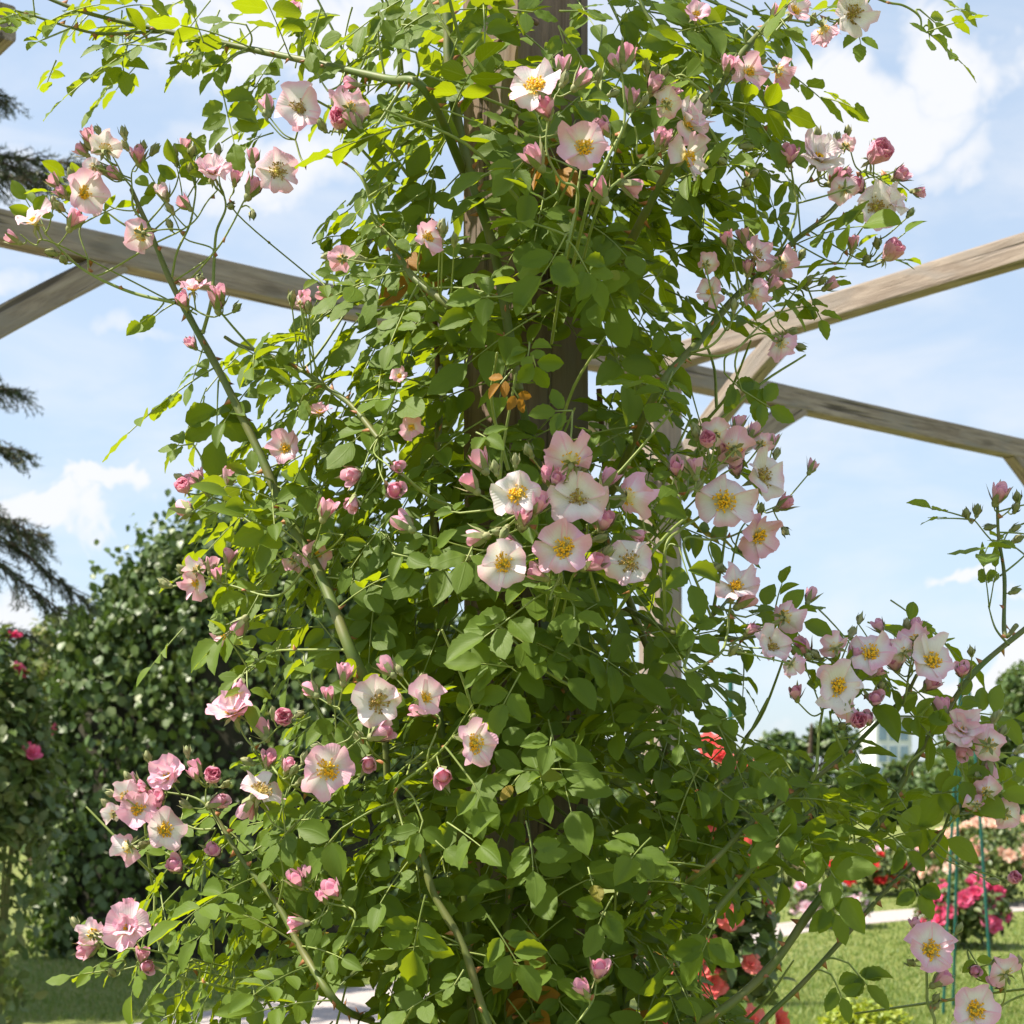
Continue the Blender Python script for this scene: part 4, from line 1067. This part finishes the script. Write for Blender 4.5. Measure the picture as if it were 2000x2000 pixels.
gp = lambda px, Y: np.array([(px - 1000) / F * Y, Y, 0])
tree('broadleaf_tree', gp(75, 27), 3.9, 1.1, 1.3, 4200, .14, M_FAR, 'pale yellow green tree peeping out left of the ivy hedge', seed=3, young=.55)
tree('broadleaf_tree', gp(165, 25), 4.2, .9, 1.2, 4200, .13, M_FAR, 'cream tinged small tree showing just above the shoulder of the ivy hedge', seed=4, young=.58)
tree('broadleaf_tree', gp(2005, 42), 4.7, 2.0, 2.2, 6500, .2, M_FAR, 'broad green tree at the right edge beyond the rose beds', seed=5)
tree('broadleaf_tree', gp(1930, 60), 4.0, 2.6, 2.0, 6500, .25, M_FAR, 'lower green tree just left of the broad tree at the right edge', seed=6)
tree('broadleaf_tree', gp(1585, 48), 4.2, 1.6, 2.3, 5200, .22, M_HEDGE, 'dark green tree in the distance behind the right hand blooms', seed=7)
tree('broadleaf_tree', gp(1450, 60), 3.0, 2.6, 1.7, 5200, .25, M_FAR, 'mid green far tree mostly hidden by the rose foliage', seed=8)
tree('broadleaf_tree', gp(1770, 75), 3.2, 3.0, 1.7, 5200, .28, M_FAR, 'far round tree in front of the white office block', seed=9)
# far wood closing the view
acc = Acc()
for i in range(9000):
    px = rnd.uniform(-300, 2400); Y = rnd.uniform(85, 110)
    if px < 650: Y *= .8
    hmax = 2.4 + .9 * math.sin(px * .011) + .6 * math.sin(px * .031 + 1)
    q = gp(px, Y) + np.array([0, 0, rnd.random() ** .8 * hmax])
    leaf_quad(acc, q, rv() + np.array([0, 0, -.5]), np.array([0, -.5, .7]) + rv(.5), .8, .6, (rnd.random(), .1 * rnd.random(), rnd.random()))
flip(acc)
w = acc.build('distant_wood', M_FAR); tag(w, 'low line of far off trees along the horizon', 'wood', kind='stuff')

# conifer at the left edge
ct = gp(-260, 9.0)
con = empty('conifer', ct, 'dark spruce whose drooping branch tips enter at the left edge', 'tree')
acc = Acc(); tube(acc, [ct, ct + np.array([.05, 0, 3]), ct + np.array([0, 0, 8.5])], .2, .03, 10)
needles = Acc()
def needle_twig(p, d, ln, nn):
    for k in range(nn):
        t = k / nn; q = p + d * ln * t
        o = unit(np.cross(d, rv())) * .8 + d * .6
        s = np.cross(unit(o), unit(rv())) * .0036; L = .03 * rnd.uniform(.7, 1.2)
        needles.add([q - s, q + s, q + unit(o) * L], [[0, 1, 2]], None, (rnd.random(), .25 * (rnd.random() < .2), rnd.random()))
def spruce_branch(p0, p1, sag, dens=1.0):
    mid = (p0 + p1) / 2 + np.array([0, 0, sag])
    p = catmull([p0, mid, p1], 10)
    tube(acc, p, .016, .004, 5, smooth=False)
    n = len(p)
    for i in range(3, n):
        for _ in range(int(7 * dens) + 1):
            q = p[i] + rv(.012)
            dirn = unit((p[min(i + 1, n - 1)] - p[i - 1])) * rnd.uniform(.2, 1) + np.array([rnd.uniform(-.4, .5), rnd.uniform(-.6, .6), rnd.uniform(-1.0, .12)])
            ln = rnd.uniform(.07, .2)
            tube(acc, [q, q + unit(dirn) * ln * .9], .003, .001, 4, per=2)
            needle_twig(q, unit(dirn), ln, int(26 * ln / .12))
TIPS = [(150, 322, .05), (110, 350, .02), (60, 352, .05), (30, 765, .1), (35, 880, .1), (75, 1045, .1), (155, 1165, .22), (110, 1185, .2), (60, 1060, .15), (50, 1240, .1), (5, 190, .05), (10, 1440, .1)]
for (x, y, sg) in TIPS:
    Y = 9 + rnd.uniform(-.35, .35); tip = P(x, y, Y)
    base = ct + np.array([0, 0, tip[2] + rnd.uniform(-.1, .35)])
    spruce_branch(base, tip, sg)
for k in range(95):
    z = rnd.uniform(.6, 8); th = rnd.uniform(0, 2 * PI); L = 1.35 * (1 - z / 10)
    e = np.array([math.cos(th), math.sin(th), 0])
    if e[0] > -.1: L *= .35
    spruce_branch(ct + np.array([0, 0, z]), ct + np.array([0, 0, z - .25]) + e * L, .1, .25)
acc.build('trunk', M_BARK, con, origin=ct)
needles.build('crown', M_CONIFER, con, origin=ct)
# shade tree off to the left
tree('broadleaf_tree', np.array([-7.7, 10.1, 0]), 8.6, 1.9, 2.3, 9000, .3, M_FAR, 'large leafy tree shading the lawn from left of the picture', seed=31, trunk_r=.3, clumps=26)

# rose bushes
def bloom_mesh(name, R, material, seed, pinkness=.5):
    acc = Acc(); X, Y_, Z = np.eye(3)
    r = random.Random(seed)
    for ring, (n, th, sc) in enumerate(((6, .35, 1.0), (5, .85, .8), (4, 1.3, .55))):
        for k in range(n):
            petal(acc, np.zeros(3), X, Y_, Z, R * sc, ring * .5 + k * 2 * PI / n, th + r.uniform(-.15, .15), r.uniform(-.2, .5), (pinkness + r.uniform(-.2, .2), .2 * ring * .4, 0), width=.7, wav=.05, cup=.4, seed=seed + ring * 7 + k)
    o = acc.build(name, material); return o
def rose_bush(loc, rx, h, nl, blooms, R, mats, label, leafmat=None, group='rose bushes around the lawn', seed=0, ry=None, leafs=.06, zmin=.35):
    r = random.Random(seed); loc = np.array(loc, float); ry = ry or rx
    root = empty('rose_bush', loc, label, 'rose bush', group)
    acc = Acc()
    for k in range(9):
        th = r.uniform(0, 6.28); e = np.array([math.cos(th) * rx * r.uniform(.2, .8), math.sin(th) * ry * .6, h * r.uniform(.6, .95)])
        tube(acc, [loc, loc + e * np.array([.4, .4, .6]), loc + e], .012, .004, 6)
    acc.build('stems', M_CANE, root, origin=loc)
    acc = Acc()
    for i in range(nl):
        dv = unit(rv()); dv[2] = abs(dv[2]) if r.random() < .75 else dv[2]
        rad = r.random() ** .35
        q = loc + np.array([dv[0] * rx * rad, dv[1] * ry * rad, h * .5 + dv[2] * h * .5 * rad])
        if q[2] < .03: continue
        leaf_quad(acc, q, rv() + np.array([0, 0, -.4]), dv * .5 + np.array([0, -.15, .75]) + rv(.4), leafs * r.uniform(.7, 1.3), leafs * .62, (r.random() * .9, .25 * r.random(), r.random()))
    flip(acc); acc.build('foliage', leafmat or M_FAR, root, origin=loc)
    protos = []
    for i in range(blooms):
        m = mats[i % len(mats)]
        if len(protos) < 6:
            o = bloom_mesh('bloom', R, m, seed * 100 + i, r.uniform(.1, .8)); protos.append(o)
        else:
            o = protos[i % len(protos)].copy(); COL.objects.link(o)
        th = r.uniform(0, 2 * PI); zz = r.uniform(zmin, 1.0); s = math.sqrt(max(.02, 1 - (2 * zz - 1) ** 2)) if zz > .5 else 1
        front = np.array([math.cos(th) * rx * s, -abs(math.sin(th)) * ry * s if r.random() < .8 else abs(math.sin(th)) * ry * s, 0])
        o.parent = root
        o.location = Vector(front * r.uniform(.75, 1.02) + np.array([0, 0, h * zz]))
        nd = Vector(unit(front / rx + np.array([0, -.3, .5]) + rv(.3)))
        o.rotation_euler = nd.to_track_quat('Z', 'Y').to_euler()
        s_ = r.uniform(.7, 1.2); o.scale = (s_, s_, s_)
    return root
rose_bush(G(1880, 1850), .36, .55, 2400, 38, .068, [M_PINKBLOOM], 'low rose bush crowded with bright pink double blooms on the right hand lawn', seed=21, leafs=.07)
rose_bush(gp(1960, 19), 1.0, .95, 3600, 60, .085, [M_PEACH], 'wide bed rose with pale peach blooms at the right edge behind the bright pink bush', seed=22, leafs=.08)
rose_bush(gp(1800, 21), .8, .75, 2600, 34, .085, [M_PEACH, M_PETAL], 'pale peach rose bush left of the wide peach bed behind the green stakes', seed=23, leafs=.08)
rose_bush(gp(1700, 20.5), .55, .55, 1500, 16, .075, [M_RED], 'small rose bush with scarlet blooms beyond the path', seed=24, leafs=.08)
rose_bush(gp(1615, 15.5), .42, .42, 1300, 18, .06, [M_PETAL], 'small rose bush with pale lilac pink blooms at the edge of the path', seed=25, leafs=.07)
rose_bush(gp(1540, 21), .6, .8, 1500, 10, .07, [M_PEACH], 'leafy rose bush with few pale blooms half hidden by the climbing rose', seed=26, leafs=.09)
rose_bush(gp(1400, 4.3), .16, 1.36, 1500, 20, .045, [M_CORAL], 'upright rose bush with coral red blooms glimpsed behind the right side of the climbing rose', seed=27, leafs=.05, zmin=.45)
rose_bush(gp(-5, 8.2), .30, 2.05, 3000, 12, .05, [M_PINKBLOOM], 'shaded climbing shrub with a few hot pink roses at the left edge before the hedge', seed=28, leafs=.08, zmin=.5)
rose_bush(gp(1690, 6.1), .22, .46, 3800, 0, .05, [M_PEACH], 'x', leafmat=M_LIME, seed=29, leafs=.03)
lime = [o for o in COL.objects if o.get('label') == 'x'][0]
lime.name = 'lime_shrub'; lime['label'] = 'rounded lime yellow shrub at the bottom edge on the right lawn'; lime['category'] = 'shrub'; del lime['group']

# green obelisk and stake
ob = G(1890, 1745); Yo = 9.2
ob = gp(1888, Yo)
root = empty('plant_obelisk', ob, 'slim dark green metal obelisk rising over the bright pink rose bush', 'plant support')
top = P(1883, 1322, Yo)
for (x, dy) in ((1842, 0), (1935, -.05), (1885, .25)):
    acc = Acc(); b = gp(x, Yo) + np.array([0, dy, 0]); tube(acc, [b, b * .3 + (top + np.array([(x - 1885) / F * 2.0, dy * .2, 0])) * .7, top + np.array([(x - 1885) / F * 1.3, dy * .1, 0])], .009, .009, 8)
    acc.build('leg', M_TEAL, root, origin=b)
acc = Acc(); ellipsoid(acc, top + np.array([0, 0, .02]), np.array([1, 0, 0]), np.array([0, 1, 0]), np.array([0, 0, 1.0]), .03, .03, .035); acc.build('finial', M_TEAL, root, origin=top)
acc = Acc(); b = gp(1427, 7.5); tube(acc, [b, b + np.array([0, 0, 1.75])], .012, .012, 8)
ellipsoid(acc, b + np.array([0, 0, 1.76]), np.array([1, 0, 0]), np.array([0, 1, 0]), np.array([0, 0, 1.0]), .018, .018, .02)
st = acc.build('garden_stake', M_TEAL, origin=b); tag(st, 'plain dark green metal stake seen through the leaves behind the coral rose', 'stake')

# office block far away
def box(acc, lo, hi, mat_=0):
    lo = np.array(lo); hi = np.array(hi)
    v = np.array([[x, y, z] for x in (lo[0], hi[0]) for y in (lo[1], hi[1]) for z in (lo[2], hi[2])])
    acc.add(v, [[0, 1, 3, 2], [4, 6, 7, 5], [0, 4, 5, 1], [2, 3, 7, 6], [0, 2, 6, 4], [1, 5, 7, 3]], None, (.5, 0, .5), mat_)
bl = gp(1745, 170)
off = empty('office_block', bl, 'pale office block far off between the trees on the right', 'building')
M_RENDER = simple('white render', (.62, .64, .66), (.7, .71, .72), .5, .8)
M_GLASS = simple('office glass', (.16, .24, .33), (.24, .33, .42), .5, .15, .6)
M_ROOFF = simple('roof felt', (.2, .2, .21), (.26, .26, .27), .5, .9)
acc = Acc(); box(acc, bl + [-1.8, 0, 0], bl + [1.9, 8, 9.4]); acc.build('wall', M_RENDER, off, origin=bl, smooth=False)
acc = Acc(); box(acc, bl + [-1.95, -.2, 9.403], bl + [2.05, 8.2, 9.7]); acc.build('roof', M_ROOFF, off, origin=bl, smooth=False)
for fl_ in range(4):
    for q in range(3):
        acc = Acc(); x0 = -1.5 + q * 1.1; z0 = .6 + fl_ * 2.2
        box(acc, bl + [x0, -.06, z0], bl + [x0 + .8, -.01, z0 + 1.6]); acc.build('window', M_GLASS, off, origin=bl + [x0, 0, z0], smooth=False)

# ------------------------------------------------------------------ ground
def ground_mat():
    m, nt, out = mat('lawn'); k = N(nt)
    tc = k.n('ShaderNodeTexCoord')
    a = k.noise(tc.outputs['Object'], 1.1, 5, .6); b = k.noise(tc.outputs['Object'], 34, 4, .7)
    c = k.noise(tc.outputs['Object'], 6, 4, .6)
    col = k.mix(k.smooth(b, .3, .7), (.125, .155, .035), (.205, .235, .065))
    col = k.mix(k.math('MULTIPLY', k.smooth(a, .4, .7), .6), col, (.23, .24, .09))
    col = k.mix(k.math('MULTIPLY', k.smooth(c, .55, .75), .4), col, (.07, .13, .02))
    bs = k.n('ShaderNodeBsdfPrincipled'); k.l(col, bs.inputs['Base Color']); bs.inputs['Roughness'].default_value = .9; bs.inputs['Specular IOR Level'].default_value = .15
    bp = k.n('ShaderNodeBump'); bp.inputs['Strength'].default_value = .7; bp.inputs['Distance'].default_value = .03; k.l(b, bp.inputs['Height']); k.l(bp.outputs[0], bs.inputs['Normal'])
    k.l(bs.outputs[0], out.inputs[0]); return m
acc = Acc(); n = 25
xs = np.linspace(-1, 1, n); gx_ = np.sign(xs) * np.abs(xs) ** 3 * 900
vv = np.array([[x, y + 5, 0] for x in gx_ for y in gx_])
acc.add(vv, grid_faces(n, n)[:, ::-1])
g = acc.build('ground', ground_mat()); tag(g, kind='structure')
UP = [(-400, 2120), (100, 2030), (320, 1990), (560, 1950), (720, 1925), (1000, 1880), (1300, 1840), (1550, 1800), (1750, 1778), (2100, 1757), (2700, 1735)]
LOW = [(-400, 2900), (100, 2700), (420, 2450), (800, 2250), (1000, 2060), (1150, 1960), (1380, 1870), (1580, 1820), (1780, 1797), (2100, 1774), (2700, 1748)]
acc = Acc()
up_ = catmull([G(*p) for p in UP], 5); lo_ = catmull([G(*p) for p in LOW], 5)
rows = np.array([up_ * (1 - t) + lo_ * t for t in np.linspace(0, 1, 6)]); rows[..., 2] = .004
acc.add(rows.reshape(-1, 3), grid_faces(6, len(up_)))
pth = acc.build('path', simple('gravel path', (.30, .26, .25), (.46, .41, .39), 60, .95, .1, .5)); tag(pth, kind='structure')
# soil round the foot of the post
acc = Acc(); th = np.linspace(0, 2 * PI, 33)[:-1]
ringv = np.array([[.0 + .55 * math.cos(t) * (1 + .1 * math.sin(3 * t)), D0 + .5 * math.sin(t), .004] for t in th] + [[0, D0, .03]])
acc.add(ringv, [[i, (i + 1) % 32, 32] for i in range(32)])
so = acc.build('soil', simple('soil', (.06, .04, .025), (.12, .085, .055), 30, .95, .1, .6)); tag(so, kind='structure')
# grass blades where the lawn can be seen
acc = Acc()
def blades(n, pxr, pyr):
    for i in range(n):
        px = rnd.uniform(*pxr); py = rnd.uniform(*pyr); q = G(px, py)
        # leave the path free
        j = int(np.argmin(np.abs(up_[:, 0] - q[0]) + np.abs(up_[:, 1] - q[1]) * .0))
        ju = np.interp(px, [p[0] for p in UP], [p[1] for p in UP]); jl = np.interp(px, [p[0] for p in LOW], [p[1] for p in LOW])
        if ju - 2 < py < jl + 2: continue
        d = unit([rnd.uniform(-.7, .7), rnd.uniform(-.7, .7), 1]); s = unit(np.cross(d, rv())) * .004 * q[1] / 10
        L = rnd.uniform(.02, .05)
        acc.add([q - s, q + s, q + d * L], [[0, 1, 2]], None, (rnd.random(), .4 * rnd.random(), rnd.random()))
blades(26000, (1380, 2150), (1800, 2060)); blades(16000, (-150, 950), (1860, 1995)); blades(5000, (1300, 2150), (1715, 1800))
gr = acc.build('grass', M_GRASSB); tag(gr, 'short mown grass of the lawn', 'grass', kind='stuff')

# ------------------------------------------------------------------ light, sky, camera
world = bpy.data.worlds.new('World'); scene.world = world; world.use_nodes = True
nt = world.node_tree; nt.nodes.clear(); k = N(nt)
wo = k.n('ShaderNodeOutputWorld'); bg = k.n('ShaderNodeBackground')
sky = k.n('ShaderNodeTexSky', sky_type='NISHITA'); sky.sun_disc = False; sky.sun_elevation = SUN_EL
sky.sun_rotation = math.atan2(SUN[0], SUN[1]); sky.air_density = 1.0; sky.dust_density = 1.2; sky.ozone_density = 1.0
tc = k.n('ShaderNodeTexCoord'); sp = k.n('ShaderNodeSeparateXYZ'); k.l(tc.outputs['Generated'], sp.inputs[0])
az = k.math('ARCTAN2', sp.outputs[0], sp.outputs[1]); el = k.math('ARCSINE', sp.outputs[2])
def ang(px, py):
    v = unit([(px - 1000) / F, 1, (HOR - py) / F]); return math.atan2(v[0], v[1]), math.asin(v[2])
blobs = [(1640, 250, 260, 120, 1.0), (1850, 130, 150, 120, .9), (1880, 330, 180, 90, .7), (520, 330, 260, 120, .75), (620, 80, 420, 120, .8), (60, 330, 160, 90, .7), (-30, 560, 200, 70, .65), (280, 640, 260, 60, .65),
         (195, 950, 115, 40, 1.15), (110, 1005, 150, 55, 1.05), (240, 1010, 110, 45, .8), (60, 1230, 220, 70, .85), (1825, 1150, 85, 38, 1.0), (1930, 1185, 130, 35, .6), (1950, 1330, 190, 55, .95), (1500, 700, 260, 70, .3), (1650, 1220, 300, 40, .4), (1300, 1460, 600, 60, .5), (900, 500, 350, 220, .35)]
tot = None
wn1 = k.noise(tc.outputs['Generated'], 14, 4, .6); wn2 = k.noise(tc.outputs['Generated'], 17.3, 4, .6, .5)
az = k.math('ADD', az, k.math('MULTIPLY_ADD', wn1, .13, -.065)); el = k.math('ADD', el, k.math('MULTIPLY_ADD', wn2, .08, -.04))
for (px, py, rx, ry, amp) in blobs:
    a0, e0 = ang(px, py)
    dx = k.math('MULTIPLY', k.math('SUBTRACT', az, a0), F / rx); dy = k.math('MULTIPLY', k.math('SUBTRACT', el, e0), F / ry)
    r2 = k.math('ADD', k.math('MULTIPLY', dx, dx), k.math('MULTIPLY', dy, dy))
    g_ = k.math('MULTIPLY', k.math('EXPONENT', k.math('MULTIPLY', r2, -1.0)), amp)
    tot = g_ if tot is None else k.math('MAXIMUM', tot, g_)
n1 = k.noise(tc.outputs['Generated'], 9, 7, .58, .3); n2 = k.noise(tc.outputs['Generated'], 30, 5, .55)
mp = k.n('ShaderNodeMapping'); mp.inputs['Scale'].default_value = (3, 3, 9); k.l(tc.outputs['Generated'], mp.inputs[0])
n3 = k.noise(mp.outputs[0], 2.2, 5, .55, .4)
cl = k.math('ADD', tot, k.math('MULTIPLY_ADD', n1, 1.0, -.5)); cl = k.math('ADD', cl, k.math('MULTIPLY_ADD', n2, .3, -.15))
cmask = k.smooth(cl, .32, .74)
wisp = k.math('MULTIPLY', k.smooth(n3, .40, .72), .45)
mask = k.math('MAXIMUM', k.math('MULTIPLY', cmask, .93), wisp)
skyc = k.n('ShaderNodeMix', data_type='RGBA', blend_type='MIX'); skyc.inputs[0].default_value = .58
k.l(sky.outputs[0], skyc.inputs[6]); skyc.inputs[7].default_value = (3.7, 4.45, 5.35, 1)
mx = k.n('ShaderNodeMix', data_type='RGBA'); k.l(mask, mx.inputs[0]); k.l(skyc.outputs[2], mx.inputs[6]); mx.inputs[7].default_value = (5.0, 5.05, 5.2, 1)
k.l(mx.outputs[2], bg.inputs[0]); bg.inputs[1].default_value = .1; k.l(bg.outputs[0], wo.inputs[0])

sl = bpy.data.lights.new('sun', 'SUN'); sl.energy = 5.0; sl.angle = math.radians(.53); sl.color = (1, .925, .79)
so_ = bpy.data.objects.new('sun', sl); COL.objects.link(so_)
so_.rotation_euler = Vector(SUNV).to_track_quat('Z', 'Y').to_euler(); so_.location = (-5, 0, 10)

cam = bpy.data.cameras.new('camera'); co = bpy.data.objects.new('camera', cam); COL.objects.link(co)
co.location = (0, 0, EYE); co.rotation_euler = (PI / 2, 0, 0)
cam.sensor_width = 36; cam.sensor_fit = 'HORIZONTAL'; cam.lens = F / 2000 * 36; cam.shift_y = (HOR - 1000) / 2000
cam.clip_start = .05; cam.clip_end = 3000
cam.dof.use_dof = True; cam.dof.focus_distance = 1.70; cam.dof.aperture_fstop = 16
scene.camera = co
scene.render.resolution_x = 1024; scene.render.resolution_y = 1024
scene.view_settings.view_transform = 'Standard'; scene.view_settings.look = 'None'; scene.view_settings.exposure = 0.98; scene.view_settings.gamma = 1
scene.cycles.max_bounces = 8; scene.cycles.diffuse_bounces = 4; scene.cycles.transmission_bounces = 5; scene.cycles.transparent_max_bounces = 4
